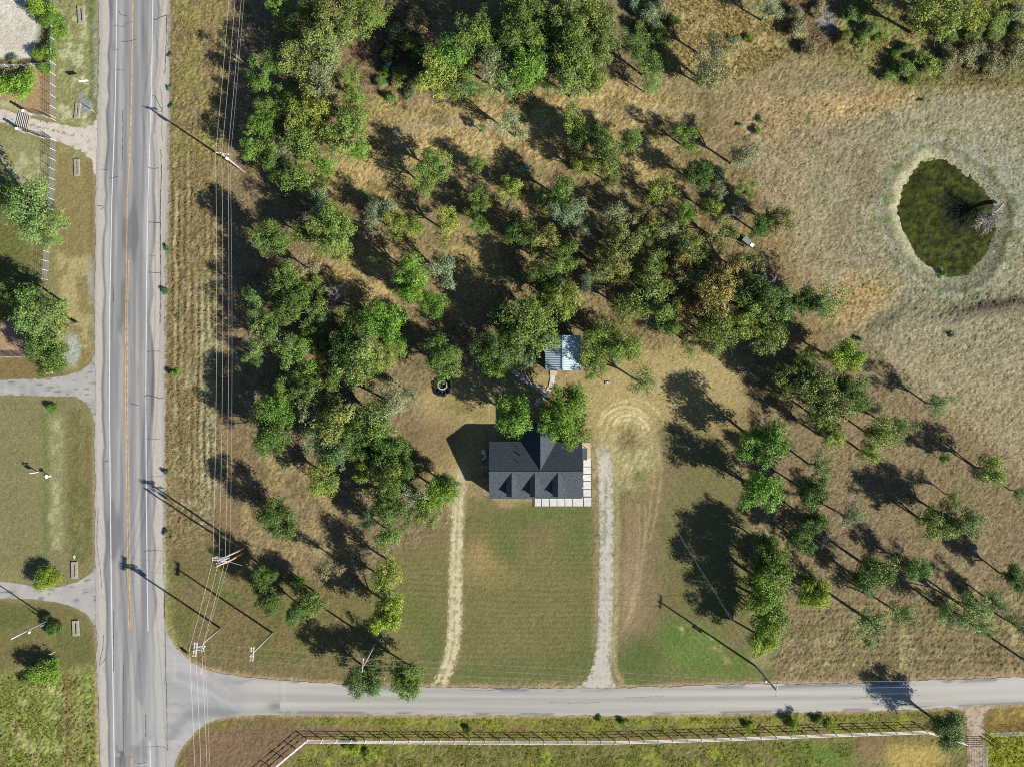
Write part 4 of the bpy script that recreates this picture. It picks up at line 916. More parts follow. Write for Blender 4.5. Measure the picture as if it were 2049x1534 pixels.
# ------------------------------------------------------------------ utility poles and wires
m_pole = plain('weathered_pole_wood', (.27, .245, .21), .85, var=.2, scale=2, stretch=(8, 8, .6))
m_pole2 = plain('orange_pole_wood', (.45, .27, .10), .8, var=.2, scale=2, stretch=(8, 8, .6))
m_arm = plain('bleached_crossarm', (.40, .385, .36), .8, var=.2)
m_ins = plain('glazed_insulator', (.55, .58, .6), .25, var=.1, spec=.6)
m_wire = plain('aluminium_wire', (.42, .43, .44), .5, .2, var=.05)
m_trans = plain('transformer_grey', (.42, .45, .48), .5)
def upole(name, bx, by, lab, arms=(), h=10.0, tilt=(0, 0), trans=None, mat=None, extra=None):
    b = at(bx, by); o = empty(name, (b.x, b.y, 0)); tag(o, lab, 'utility pole', 'wooden utility poles')
    top = Vector((tilt[0], tilt[1], h))
    MB().tube([(0, 0, -.4), top*.5, top], [.19, .165, .13], 10).build('pole', mat or m_pole, o, True)
    for (ang, L, z, off, sh) in arms:
        d = Vector((math.cos(math.radians(ang)), math.sin(math.radians(ang)), 0)); nrm = Vector((-d.y, d.x, 0)); c = top*(z/h)+nrm*off+d*sh
        a = MB().bar(c-d*L/2, c+d*L/2, .14, .16).build('crossarm', m_arm, o)
        for t in (-.46, -.12 if abs(off) > .01 else .12, .46):
            q = c+d*L*t; MB().lathe((q.x, q.y, q.z+.08), [(.03, 0), (.03, .08), (.08, .1), (.08, .2), (.05, .24)], 8).build('insulator', m_ins, a)
    if trans:
        MB().lathe((trans[0], trans[1], trans[2]), [(.2, 0), (.25, .05), (.25, .75), (.2, .85), (.08, .9)], 12).build('transformer', m_trans, o, True)
    return o, b
POLES = {}
POLES['N0'] = upole('utility_pole', 548, -455, 'utility pole beyond the top edge beside the highway', [(0, 2.2, 9.8, .18, 0)])[1]
POLES['N1'] = upole('utility_pole', 490, 345, 'weathered utility pole with one crossarm in the verge at upper left', [(-8, 2.2, 9.75, .17, 0)], trans=(.3, -.3, 8.3))[1]
o, POLES['N2'] = upole('utility_pole', 489, 1096, 'twin legged utility pole with crowded crossarms in the verge', [(-6, 2.4, 9.8, .17, 0), (-6, 2.4, 9.8, -.17, 0), (-6, 2.2, 8.9, .17, 0)], trans=(-.45, -.1, 7.8), tilt=(-.35, .45))
MB().tube([(0, -.75, -.4), (-.5, -.9, 5), (-.9, -.7, 9.9)], [.18, .16, .13], 10).build('second_leg', m_pole2, o, True)
MB().tube([(-.5, .1, 8.6), (.9, -2.0, 4), (2.3, -4.1, .05)], .02, 5).build('guy_wire', m_wire, o)
for k in range(4): MB().lathe((-1.1+.55*k, -.35+.1*(k % 2), 9.0), [(.06, 0), (.09, .1), (.09, .5), (.05, .55)], 8).build('cutout', m_trans, o)
o, POLES['N3'] = upole('utility_pole', 441, 1256, 'corner utility pole with crossing crossarms beside the junction', [(-6, 2.4, 9.6, .25, .1), (-6, 2.4, 9.6, -.25, .1), (84, 2.3, 10.0, .2, 0), (84, 2.3, 10.0, -.2, 0), (-6, 2.0, 8.9, .2, .2)], trans=(.4, .2, 8.0))
for k in range(5): MB().tube([(-.9+.5*k, -.3, 9.5), (-.8+.5*k, .35, 9.3)], .06, 6).build('insulator_string', m_ins, o)
POLES['N4'] = upole('utility_pole', 462, 1985, 'utility pole beyond the bottom edge beside the highway', [(0, 2.2, 9.8, .18, 0)])[1]
POLES['E1'] = upole('utility_pole', 545, 1265, 'utility pole with double crossarm between junction and front trees', [(86, 2.3, 9.8, .2, 0), (86, 2.3, 9.8, -.2, 0)])[1]
POLES['E2'] = upole('utility_pole', 751.5, 1285, 'slim utility pole with one crossarm above the two roadside trees', [(84, 2.3, 9.9, .16, 0)])[1]
POLES['E3'] = upole('utility_pole', 1511, 1331, 'utility pole with transformer leaning over the side road at right', [(84, 2.3, 9.9, -.16, 0)], trans=(-.35, -.2, 5.4))[1]
POLES['E4'] = upole('utility_pole', 2062, 1328, 'utility pole just outside the right edge above the side road', [(84, 2.3, 9.9, .16, 0)])[1]
def wire(a, b, sag, lab, r=.016, grp='overhead wires', z0=0, z1=0):
    a = Vector(a); b = Vector(b); n = 26; pts = []
    for i in range(n+1):
        t = i/n; p = a.lerp(b, t); p.z -= sag*4*t*(1-t); pts.append(p)
    o = MB().tube([p-a for p in pts], r, 5).build('overhead_wire', m_wire, None); o.location = a
    return tag(o, lab, 'wire', grp)
NS = [('N0', 'N1', 'north end of the verge'), ('N1', 'N2', 'middle of the verge'), ('N2', 'N3', 'twin pole to corner pole stretch'), ('N3', 'N4', 'stretch crossing the junction')]
hts = {'N0': 10.1, 'N1': 10.05, 'N2': 10.1, 'N3': 9.9, 'N4': 10.1}
tl = {'N2': (-.35, .45)}
for a, b, nm in NS:
    for k, (dx, w) in enumerate(((-1.02, 'left'), (0.0, 'middle'), (1.02, 'right'))):
        A = POLES[a] + Vector((dx + tl.get(a, (0, 0))[0], tl.get(a, (0, 0))[1], hts[a])); B = POLES[b] + Vector((dx + tl.get(b, (0, 0))[0], tl.get(b, (0, 0))[1], hts[b]))
        wire(A, B, .9 if (A-B).length > 40 else .25, f'{w} of the three upper wires over the {nm}')
    A = POLES[a] + Vector((.25, 0, 7.2)); B = POLES[b] + Vector((.25, 0, 7.2)); wire(A, B, .9 if (A-B).length > 40 else .2, f'lower thin wire over the {nm}', .011)
EW = [('N3', 'E1', 'corner pole to first pole stretch'), ('E1', 'E2', 'stretch left of the slim pole'), ('E2', 'E3', 'front lawn along the side road'), ('E3', 'E4', 'right end of the side road')]
for a, b, nm in EW:
    for k, (dy, w) in enumerate(((1.05, 'upper'), (0.0, 'middle'), (-1.05, 'lower'))):
        A = POLES[a] + Vector((0, dy, 10.05)); B = POLES[b] + Vector((0, dy, 10.05))
        wire(A, B, .8 if (A-B).length > 30 else .15, f'{w} of the three wires over the {nm}', .011)
for dx, w in ((-.08, 'left'), (.1, 'right')):
    wire(POLES['E3'] + Vector((dx, 0, 8.2)), Vector((sx1-.3, syS+.3, 3.0)) + Vector((dx, 0, 0)), 1.6, f'{w} of the paired service wires over the long tree shadow', .007)

# street lamp and marker at the left edge
b = at(100, 1238); sl = empty('street_lamp', (b.x, b.y, 0)); tag(sl, 'tall grey pole with a white lamp on it at the left edge', 'street lamp')
MB().tube([(0, 0, -.3), (0, 0, 9.8)], [.13, .09], 10).build('pole', m_steel, sl, True)
MB().tube([(.0, .0, 5.9), (.35, -.15, 6.0)], .05, 6).build('arm', m_steel, sl); MB().lathe((.4, -.2, 5.8), [(.1, 0), (.22, .1), (.2, .3), (.06, .36)], 10).build('lamp_head', m_pot, sl, True)
b = at(97, 1244); o = empty('short_pole', (b.x, b.y, 0)); tag(o, 'short pale service pole leaning beside the street lamp', 'pole')
MB().tube([(0, 0, -.2), (0, 0, 1.6), (0, 0, 2.2)], [.07, .06, .05], 8).build('pole', m_arm, o, True); MB().box((0, -.08, 1.5), (.22, .12, .3)).build('meter_box', m_steel, o)
b = at(110, 1303); o = empty('marker_post', (b.x, b.y, 0)); tag(o, 'short white marker post with a plate below the street lamp', 'marker post')
MB().tube([(0, 0, -.2), (0, 0, 1.15)], .035, 6).build('post', m_pot, o); MB().box((-.12, 0, 1.05), (.55, .05, .16)).build('plate', m_pot, o)

# ------------------------------------------------------------------ signs
m_red = plain('red_sign_face', (.55, .03, .03), .5, var=.08)
b = at(415, 1332); st = empty('stop_sign', (b.x, b.y, 0), math.radians(8)); tag(st, 'red octagonal stop sign on a thin post at the junction corner', 'stop sign')
MB().bar((0, 0, -.3), (0, 0, 2.9), .06, .06).build('post', m_steel, st)
oct_ = [(.0, .38*math.cos(math.radians(22.5+45*k))/math.cos(math.radians(22.5)), 2.5+.38*math.sin(math.radians(22.5+45*k))/math.cos(math.radians(22.5))) for k in range(8)]
def plate(pts, x0, x1):
    mb = MB(); k = len(pts); mb.v = [(x0, p[1], p[2]) for p in pts]+[(x1, p[1], p[2]) for p in pts]
    mb.f = [tuple(range(k-1, -1, -1)), tuple(range(k, 2*k))]+[(i, (i+1) % k, k+(i+1) % k, k+i) for i in range(k)]; return mb
plate(oct_, .034, .05).build('border', m_pot, st)
face = plate([(0, p[1]*.93, 2.5+(p[2]-2.5)*.93) for p in oct_], .05, .056).build('face', m_red, st)
cu = bpy.data.curves.new('lettering', 'FONT'); cu.body = 'STOP'; cu.size = .27; cu.align_x = 'CENTER'; cu.align_y = 'CENTER'; cu.extrude = .002
lo = bpy.data.objects.new('lettering', cu); me = None
COL.objects.link(lo); dg = bpy.context.evaluated_depsgraph_get(); me = bpy.data.meshes.new_from_object(lo.evaluated_get(dg)); bpy.data.objects.remove(lo)
me.materials.clear(); me.materials.append(m_pot); l2 = link('lettering', me, st); l2.location = (.06, 0, 2.5); l2.rotation_euler = (math.pi/2, 0, math.pi/2)
b = at(180.5, 172.5); sg = empty('road_sign', (b.x, b.y, 0), math.radians(8)); tag(sg, 'wide white road sign on a thin post in the left roadside grass', 'sign')
MB().tube([(0, 0, -.3), (0, 0, 2.25)], .04, 6).build('post', m_steel, sg); MB().box((0, .05, 2.0), (1.55, .04, .5)).build('panel', m_pot, sg)
b = at(191, 226); sg = empty('road_marker', (b.x, b.y, 0), math.radians(70)); tag(sg, 'low yellow edged oval marker plate beside the highway shoulder', 'sign')
MB().tube([(0, 0, -.2), (0, 0, 1.5)], .035, 6).build('post', m_steel, sg)
pts = [(0, .28*math.cos(a), 1.05+.48*math.sin(a)) for a in np.linspace(0, 2*math.pi, 14, endpoint=False)]; plate(pts, .03, .05).build('plate', plain('yellow_sign', (.6, .5, .06), .5), sg)
b = at(76, 944); sg = empty('yard_sign', (b.x, b.y, 0), math.radians(8)); tag(sg, 'white yard post with a crossbar and hanging board on the left lawn', 'sign')
MB().bar((0, 0, -.2), (0, 0, 1.75), .1, .1).build('post', m_pot, sg); MB().bar((-.62, 0, 1.35), (.55, 0, 1.35), .12, .1).build('crossbar', m_pot, sg)
MB().box((-.45, 0, .85), (.7, .04, .55)).build('board', m_pot, sg)
b = at(100, 951.5); sg = empty('bird_bath', (b.x, b.y, 0)); tag(sg, 'white pedestal bird bath on the left lawn', 'bird bath')
MB().lathe((0, 0, 0), [(.2, 0), (.16, .08), (.07, .15), (.07, .75), (.12, .8), (.32, .9), (.34, .96), (.28, .94), (.05, .88)], 14).build('basin', m_pot, sg, True)
MB().lathe((-.55, -.06, 0), [(.14, 0), (.18, .12), (.1, .3), (.04, .36)], 10).build('stone_figure', m_pot, sg, True)
b = at(148.7, 1113.5); o = empty('hose_coil', (b.x, b.y, .02)); tag(o, 'small white curved hose lying in the grass above a culvert end', 'hose')
MB().tube([(.15*math.cos(a), .28*math.sin(a), .05) for a in np.linspace(-1.6, 3.2, 14)], .05, 6).build('hose', m_pot, o, True)

# ------------------------------------------------------------------ culvert ends: concrete slabs with a slot filled by a shade-black block
m_culv = plain('weathered_concrete', alb(170, 164, 148), .9, var=.18, scale=2.5, bump=.3)
m_void = plain('slot_shade_black', (.012, .011, .010), 1.0)  # near-black colour stands in for the shade inside the culvert slots
for i, (cx_, cy_, w, l, rot, lab) in enumerate([(163, 30, 13, 36, 3, 'topmost concrete culvert end left of the highway'), (155.5, 222, 10, 32, -6, 'concrete culvert end beside the oval marker above the gravel drive'), (154.5, 336, 11, 34, 2, 'concrete culvert end below the gravel drive'),
        (149, 1140, 12, 34, 0, 'brown concrete culvert end above the lower drive'), (152, 1256, 13, 31, 3, 'pale concrete culvert end beside the street lamp bush')]):
    p = at(cx_, cy_); o = empty('culvert_end', (p.x, p.y, 0), math.radians(rot)); tag(o, lab, 'culvert', 'culvert ends along the highway')
    W, L_ = w*S, l*S; sw = W*.26
    for sgn in (-1, 1): MB().box((sgn*(W/2-(W-sw)/4), 0, .06), ((W-sw)/2, L_, .2)).build('side_wall', m_culv, o)
    for sgn in (-1, 1): MB().box((0, sgn*(L_/2-.25), .055), (sw, .5, .2)).build('end_wall', m_culv, o)
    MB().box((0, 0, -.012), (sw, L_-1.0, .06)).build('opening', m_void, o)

# ------------------------------------------------------------------ fences
m_vinyl = plain('white_vinyl', (.80, .81, .82), .5, var=.05)
def rail_fence(pts, lab, h=1.35, rails=3, spacing=2.7, post=.13, rh=.055, rt=.06, mat=None, base=None):
    P = [at(*p) for p in pts]; root = empty('rail_fence', P[0]); tag(root, lab, 'fence')
    if base: root['group'] = base
    mat = mat or m_vinyl; pm = MB().box((0, 0, h/2), (post, post, h+.06)).mesh('post', mat)
    for i in range(len(P)-1):
        a, b = P[i], P[i+1]; n = max(1, round((b-a).length/spacing)); dv = (b-a)/n; ang = math.atan2(dv.y, dv.x)
        rm = MB().box((dv.length/2, 0, 0), (dv.length-post, rt, rh)).mesh('rail', mat)
        for k in range(n + (1 if i == len(P)-2 else 0)):
            q = a+dv*k; o = link('post', pm, root); o.location = q-P[0]; o.rotation_euler = (0, 0, ang)
            if k < n:
                for r in range(rails):
                    o = link('rail', rm, root); o.location = q-P[0]+Vector((0, 0, h-rh/2-.03-r*(h-.1)/rails)); o.rotation_euler = (0, 0, ang)
    return root
rail_fence([(500, 1575), (616, 1478), (790, 1479.5), (1060, 1480.5), (1230, 1480), (1430, 1474.5), (1640, 1466.5), (1850, 1459.5), (1930, 1484)], 'long white three rail fence along the bottom below the side road')

m_post = plain('pale_metal_post', (.62, .62, .60), .5, .2)
m_mesh = plain('wire_mesh', (.30, .33, .36), .5, .4)
def wire_fence(pts, lab, h=1.35, spacing=1.85, name='wire_fence', nw=9, nv=9, r=.009, grp='wire fences at the left edge'):
    P = [at(*p) for p in pts]; root = empty(name, P[0]); tag(root, lab, 'fence', grp)
    pm = MB().tube([(0, 0, -.1), (0, 0, h+.12)], .04, 6).mesh('post', m_post)
    for i in range(len(P)-1):
        a, b = P[i], P[i+1]; n = max(1, round((b-a).length/spacing)); dv = (b-a)/n; ang = math.atan2(dv.y, dv.x); L_ = dv.length
        mb = MB()
        for k in range(nw): z = .05+(h-.05)*k/(nw-1); mb.bar((0, 0, z), (L_, 0, z), r*2, r*2)
        for k in range(nv): x = L_*(k+.5)/nv; mb.bar((x, 0, .05), (x, 0, h), r*2, r*2)
        me_ = mb.mesh('mesh_panel', m_mesh)
        for k in range(n+1):
            q = a+dv*k
            if k < n or i == len(P)-2: o = link('post', pm, root); o.location = q-P[0]
            if k < n: o = link('mesh_panel', me_, root); o.location = q-P[0]; o.rotation_euler = (0, 0, ang)
    return root
wire_fence([(112, -40), (113, 60), (111.5, 130), (111.5, 218), (112, 237)], 'wire mesh fence with pale posts above the gravel drive', h=1.55)
wire_fence([(112, 283), (110, 360), (106, 440), (99, 505), (95, 560)], 'wire mesh fence with pale posts below the gravel drive', h=1.55)
wire_fence([(-60, 134), (0, 135), (52, 135), (108, 131)], 'low mesh fence along the white gravel yard at upper left', h=1.2)
wire_fence([(112, 242), (96, 236), (70, 232)], 'short flared mesh wing above the cattle guard', h=1.3)
wire_fence([(112, 282), (90, 279), (68, 271), (48, 266)], 'short flared mesh wing below the cattle guard', h=1.3)
wire_fence([(-60, 714), (0, 714), (58, 713)], 'low pale wire fence ending in the dark bush at left', h=.9, nw=6, r=.016)
wire_fence([(1966, 1487), (1967, 1534), (1970, 1660)], 'thin wire fence along the drive at lower right', h=1.2, nw=5, nv=4, name='wire_fence', grp='wire fences at lower right')
wire_fence([(1980, 1466), (2049, 1463), (2150, 1460)], 'thin wire fence right of the lower right gate', h=1.2, nw=5, nv=4, grp='wire fences at lower right')
# cattle guard with gate posts
p = at(46, 242); cg = empty('cattle_guard', (p.x, p.y, .0), math.radians(-14)); tag(cg, 'pipe cattle guard across the gravel drive at upper left', 'cattle guard')
m_pipe = plain('grey_pipe', alb(196, 196, 192), .5, .2); MB().box((0, 0, .028), (2.3, 3.1, .03)).build('pit', plain('pit_gravel', alb(120, 112, 100), .95), cg)
for k in range(7):
    x = -1.0+k*.34; MB().tube([(x, -1.5, .09), (x, 1.5, .09)], .055, 6).build('pipe', m_pipe, cg)
for (x, y, lab) in ((62, 231, 'dark gate post above the cattle guard with white cap'), (49, 266, 'dark gate post below the cattle guard with white cap')):
    p = at(x, y); o = empty('gate_post', (p.x, p.y, 0)); tag(o, lab, 'gate post', 'gate posts at the cattle guard')
    MB().box((0, 0, 1.0), (.28, .28, 2.1)).build('post', m_pole, o); MB().box((0, 0, 2.09), (.4, .4, .1)).build('cap', m_pot, o)
    MB().bar((.2, 0, .9), (.2, .0, 1.9), .05, .5).build('wing', m_steel, o)
for (x, y, lab) in ((1994, 1486, 'dark brace post right of the lower drive, upper one'), (2000, 1486, 'dark brace post right of the lower drive, outer one'), (1988, 1490, 'dark brace post right of the lower drive, inner one')):
    p = at(x, y); o = MB().tube([(0, 0, -.2), (0, 0, 1.5)], .09, 8).build('brace_post', m_pole); o.location = p; tag(o, lab, 'post', 'posts by the lower right drive')
p = at(1950, 1483); g = empty('cattle_guard', (p.x, p.y, .0)); tag(g, 'rusty pipe cattle guard across the pinkish drive at lower right', 'cattle guard')
m_rust = plain('rusty_pipe', alb(158, 122, 108), .8, var=.2)
for k in range(6): MB().tube([(-1.5, -.9+k*.36, .02), (1.5, -.9+k*.36, .02)], .05, 6).build('pipe', m_rust, g)
# ------------------------------------------------------------------ trees
m_leaf = leaf_mat('tree_leaves', 0.55)
m_bark = plain('bark', (.13, .11, .09), .9, var=.25, scale=3)
m_bark_grey = plain('grey_dead_wood', (.28, .26, .25), .9, var=.2, scale=3)

def leaves_mesh(name, C, Nrm, size, tone, mat, rng, aspect=0.62):
    n = len(C); r = rng.normal(size=(n, 3)); Nn = Nrm/np.linalg.norm(Nrm, axis=1, keepdims=True)
    t = np.cross(Nn, r); t /= np.linalg.norm(t, axis=1, keepdims=True)+1e-9; b = np.cross(Nn, t)
    s = size[:, None]
    V = np.stack([C+t*s, C+b*s*aspect, C-t*s, C-b*s*aspect], 1).reshape(-1, 3)
    F = np.arange(n*4).reshape(-1, 4)
    return np_mesh(name, V, F, mat, {'tone': ('FLOAT', np.repeat(tone, 4))})

def branches(mb, a, d, L, r, depth, rng, tips, gn=3, sides=4, spread=.75):
    p = Vector(a); d = Vector(d).normalized(); pts = [p.copy()]
    for i in range(3):
        d = (d + Vector(rng.normal(size=3))*.16 + Vector((0, 0, .05))).normalized(); p = p + d*L/3; pts.append(p.copy())
    mb.tube(pts, [r, r*.85, r*.7, r*.5], sides, cap=False)
    if depth == 0: tips.append((p.copy(), d.copy())); return
    for k in range(gn):
        nd = (d + Vector(rng.normal(size=3))*spread*.75).normalized(); st = pts[1 + k % 3]
        branches(mb, st, nd, L*.62, r*.5, depth-1, rng, tips, gn, max(3, sides-1), spread)

def make_tree(seed, nl, dens, flat=1.0, zc=1.5, lobe=(.26, .46), leaf=(.020, .040), bush=False):
    """one crown and one trunk for a crown of radius 1"""
    rng = np.random.default_rng(seed); C = []; Nn = []; Z = []; T = []
    lobes = []
    for k in range(nl):
        for _ in range(30):
            q = rng.normal(size=3); q /= np.linalg.norm(q); rr = rng.uniform(.3, .84) if k else .2
            c = np.array([q[0]*rr, q[1]*rr, q[2]*rr*flat*.85])
            if all(np.linalg.norm((c-o[0])*[1, 1, 1.1]) > .25 for o in lobes): break
        lobes.append((c, rng.uniform(*lobe), rng.uniform(-.25, .25)))
    for c, lr, tn in lobes:
        m = int(dens*52*(lr/.36)**2)
        q = rng.normal(size=(m, 3)); q /= np.linalg.norm(q, axis=1, keepdims=True)
        q[:, 2] = np.where(q[:, 2] < -.35, -q[:, 2]*.6, q[:, 2])
        rad = lr*rng.uniform(.55, 1.12, size=(m, 1))
        cl = c + q*rad*[1, 1, flat]
        g = rng.integers(11, 20, size=m); rep = np.repeat(np.arange(m), g); n = len(rep)
        P = cl[rep] + rng.normal(size=(n, 3))*[.062, .062, .05]
        nr = q[rep]*.9 + rng.normal(size=(n, 3))*.75 + [0, 0, .35]
        C.append(P); Nn.append(nr); Z.append(rng.uniform(*leaf, size=n)); ct = rng.uniform(-.3, .3, size=m)
        T.append(np.clip(.5 + tn*.6 + ct[rep]*.6 + rng.normal(size=n)*.16, 0, 1))
    C = np.concatenate(C); Nn = np.concatenate(Nn); Z = np.concatenate(Z); T = np.concatenate(T)
    C[:, 2] += zc
    crown = leaves_mesh('crown', C, Nn, Z, T, m_leaf, rng)
    mb = MB()
    nst = 1 if rng.random() < .6 else 2
    for sidx in range(nst):
        lean = rng.normal(size=2)*.10
        mid = Vector((lean[0]*.5, lean[1]*.5, zc*.35)); top = Vector((lean[0], lean[1], zc*.62))
        mb.tube([(sidx*.05, 0, -.08), (sidx*.06, 0, .02), mid, top], [.085, .062, .05, .04] if nst == 1 else [.06, .045, .037, .03], 7)
        for k, (c, lr, tn) in enumerate(lobes):
            if k % nst != sidx: continue
            e = Vector(c) + Vector((0, 0, zc)); st = mid.lerp(top, rng.uniform(.3, 1)) if not bush else Vector((0, 0, .05))
            md = st.lerp(e, .55) + Vector((0, 0, .06)) + Vector(rng.normal(size=3))*.04
            mb.tube([st, md, e], [.03, .02, .01], 5, cap=False)
            for j in range(3):
                t2 = e + Vector(rng.normal(size=3))*lr*.6; mb.tube([md.lerp(e, .6), t2], [.010, .004], 3, cap=False)
    return crown, mb.mesh('trunk', m_bark)

def make_bare(seed, zc=1.5, depth=3, gn=4):
    rng = np.random.default_rng(seed); mb = MB(); tips = []; mb2 = MB()
    mb2.tube([(0, 0, -.08), (.02, 0, zc*.3), (.0, .03, zc*.5)], [.08, .055, .04], 7)
    for k in range(6):
        a = 2*math.pi*k/6 + rng.uniform(-.4, .4)
        branches(mb, (0, 0, zc*rng.uniform(.3, .5)), (math.cos(a)*.8, math.sin(a)*.8, rng.uniform(.5, 1.1)), .62, .028, depth, rng, tips, gn, 4, .8)
    return mb.mesh('branches', m_bark_grey), mb2.mesh('trunk', m_bark_grey)

PRO = {
    'dense': [make_tree(100+i, 15+i % 4, 1.0, lobe=(.20, .40)) for i in range(6)],
    'full': [make_tree(200+i, 13+i % 5, .75, lobe=(.17, .37)) for i in range(7)],
    'thin': [make_tree(300+i, 12+i % 4, .66, lobe=(.18, .37), leaf=(.018, .035)) for i in range(6)],
    'bare': [make_bare(400+i) for i in range(3)],
    'bush': [make_tree(500+i, 9, 1.1, flat=.6, zc=.42, bush=True) for i in range(4)],
}
# base colour of the leaves, crown type, wording
LOOK = {
    'b': ((.128, .232, .036), 'full', 'bright green'), 'B': ((.120, .222, .028), 'dense', 'dense bright green'),
    'g': ((.136, .200, .044), 'full', 'mid green'), 'd': ((.080, .142, .030), 'dense', 'dark green'),
    'y': ((.190, .245, .046), 'full', 'yellow-green'), 'Y': ((.200, .280, .030), 'dense', 'vivid yellow-green'),
    'o': ((.225, .192, .066), 'full', 'brown-tinged'), 'l': ((.165, .200, .056), 'full', 'olive'),
    's': ((.20, .245, .135), 'thin', 'thin grey-green'), 't': ((.165, .25, .07), 'thin', 'thin light green'),
    'u': ((.25, .238, .13), 'thin', 'thin straw-brown'), 'c': ((.105, .195, .085), 'full', 'bluish green'),
    'x': ((.3, .3, .3), 'bare', 'bare grey'),
}
TREES = '''
556,5,24b 577,44,30g 661,31,44l 648,80,48l 593,122,38l 652,114,38s 525,141,35b 640,160,38s 696,152,24g 708,184,25b 567,198,28g 530,216,26g 517,250,31b 512,292,30b
629,216,42y 603,256,38g 609,292,42g 695,222,40g 687,262,42g 710,297,26b 535,302,30g 572,308,26s 645,331,25b 600,357,40g 628,375,28g 554,349,17b 726,16,45g 620,20,30g 690,60,26l 760,5,30g
635,416,32s 661,446,46g 684,452,30l 661,492,36l 536,476,37d 601,465,27g 616,538,28u 570,551,34g 577,590,46d 622,577,26g 609,618,38g 562,622,33d 510,606,30t 663,588,30x
525,684,36t 507,718,20t 582,695,32t 593,724,38b 614,676,22b 641,662,22g 646,700,24g 642,635,20s 692,648,30g 765,650,42B 783,684,30b 700,687,42d 726,713,48l 698,728,36d 752,716,32y 734,749,28g
760,423,32s 786,452,28y 757,460,19x 570,786,32g 635,773,36g 600,790,26d
556,814,36B 541,850,38d 538,880,34d 614,814,34s 682,838,46l 674,868,30y 752,847,48g 775,811,42s 635,884,36c 674,906,34c 718,900,30g 731,942,25y 778,905,40d 788,947,36g 642,960,38y 700,860,34d 745,900,28d
765,996,40l 736,1041,22c 778,1018,36g 549,1038,40d 773,1075,32g 525,1155,25d 666,1135,25u 773,1140,32y 535,1197,30d 590,1168,20y 624,1204,29g 590,1228,23d 603,1196,20l 768,1175,32y 775,1230,38Y
731,1366,37d 817,1358,35B
1035,14,42g 970,42,34g 938,76,42g 896,112,40b 860,156,42y 912,156,38g 946,170,30t 889,177,25u 1055,30,40g 1053,78,44g 1113,34,40l 1165,21,46g 1102,86,32b 1152,78,46g 1186,65,40l 1003,125,42s 1055,122,40b
1003,158,38t 1087,112,30s 1062,150,36b 1139,125,48g 1178,132,40g 1147,168,34t 1190,160,30g 1100,162,26t 985,90,30d 1090,55,30d 1120,100,30d 1030,100,30d 1080,10,34g 1200,30,34g
1032,250,35s 964,255,9b 1149,245,32y 1162,276,31d 1167,328,26y 868,323,35g 847,360,32g 956,331,20g 1024,375,26y 962,396,22g 1126,378,36g 1095,400,26l
823,452,28y 889,452,32y 956,415,26g 962,441,24b 1016,408,20u 1032,468,31d 1136,423,34s 1173,439,28s 823,546,38b 896,546,34s 826,583,30B 865,612,27B 1100,486,36l 1126,517,32g 1079,512,24y
1084,562,33d 1126,598,42y 1183,562,25s 1050,648,52g 1074,676,44g 1014,695,36g 982,700,33d 994,738,24b 1046,728,22s 1003,637,30d 1075,625,30l
878,702,34d 886,736,36g 904,713,25g 1192,700,38y 1194,672,28g 1184,736,26g 816,790,24s 1020,665,26d
1035,837,40B 1131,819,47B 1142,861,34B 1105,845,28B 805,936,32d 873,989,37B 826,989,34s 852,1022,30g 889,975,26d 818,1030,30t 800,960,26g
1216,34,32l 1210,91,32g 1265,78,28t 1296,125,36g 1299,167,24t 1422,132,40u 1432,88,36u 1415,150,26l 1540,16,30s 1375,276,26b 1263,282,26g 1216,300,36g 1221,349,26l 1482,308,33s 1403,347,29d 1330,383,31y 1495,378,20y 1442,380,20s 1200,270,26g
1242,429,32s 1299,423,30o 1367,434,27b 1427,416,22y 1482,420,28x 1526,452,28d 1568,442,28o 1548,425,24s 1450,468,32l 1346,468,28u 1382,491,36l 1247,486,40l 1231,538,40l 1208,510,28o
1304,530,32g 1356,543,34o 1411,520,22b 1461,543,38o 1502,538,33l 1278,551,25g 1312,593,42g 1260,614,40g 1422,583,44o 1474,577,32l 1369,627,30o 1557,556,30x 1526,598,42d 1565,605,32d 1539,635,40g 1542,676,36l
1340,510,26l 1390,560,26s 1440,620,30l 1340,640,28d 1500,610,28d 1424,661,42g 1471,650,38y 1388,684,24g 1208,666,35g 1247,696,37b 1291,765,34t 1440,690,26l 1310,450,24g 1285,480,24l
1531,882,46B 1529,981,44B 1539,1093,27d 1539,1140,38B 1532,1170,40B 1529,1208,42B 1540,1248,40B 1529,1284,30Y
1613,601,32d 1657,609,40t 1691,713,38Y 1621,713,26y 1590,745,36l 1626,770,45l 1699,783,32d 1665,803,46l 1570,775,32l 1712,798,28g 1746,811,22s 1663,874,28y 1762,868,36y 1809,858,28t 1742,905,26y 1885,808,26t 1650,832,32g
1642,934,31t 1626,983,33d 1986,942,33y 1892,918,12b 1631,1043,26d 1702,1035,28s 1608,1088,26d 1670,1085,30x 1913,994,18t 1874,1049,36y 1929,1046,38g 1900,1030,26l 1762,1145,44g 1835,1137,28b 1626,1168,26y 2033,1158,26d 2044,985,18t 1735,1165,28d
1634,1192,32Y 1746,1245,40t 1809,1230,30t 1908,1228,32t 1955,1222,38t 1996,1204,24t 1973,1259,22t 2040,1251,26t 1900,1463,38d 1880,1448,22u
1876,24,50y 1940,16,38y 1990,8,30y
60,415,56t 100,445,32t 95,480,25t 85,600,45t 108,640,44t 55,630,40t 80,672,40t 10,590,24d 95,702,36d 90,728,28d 20,395,30d
'''
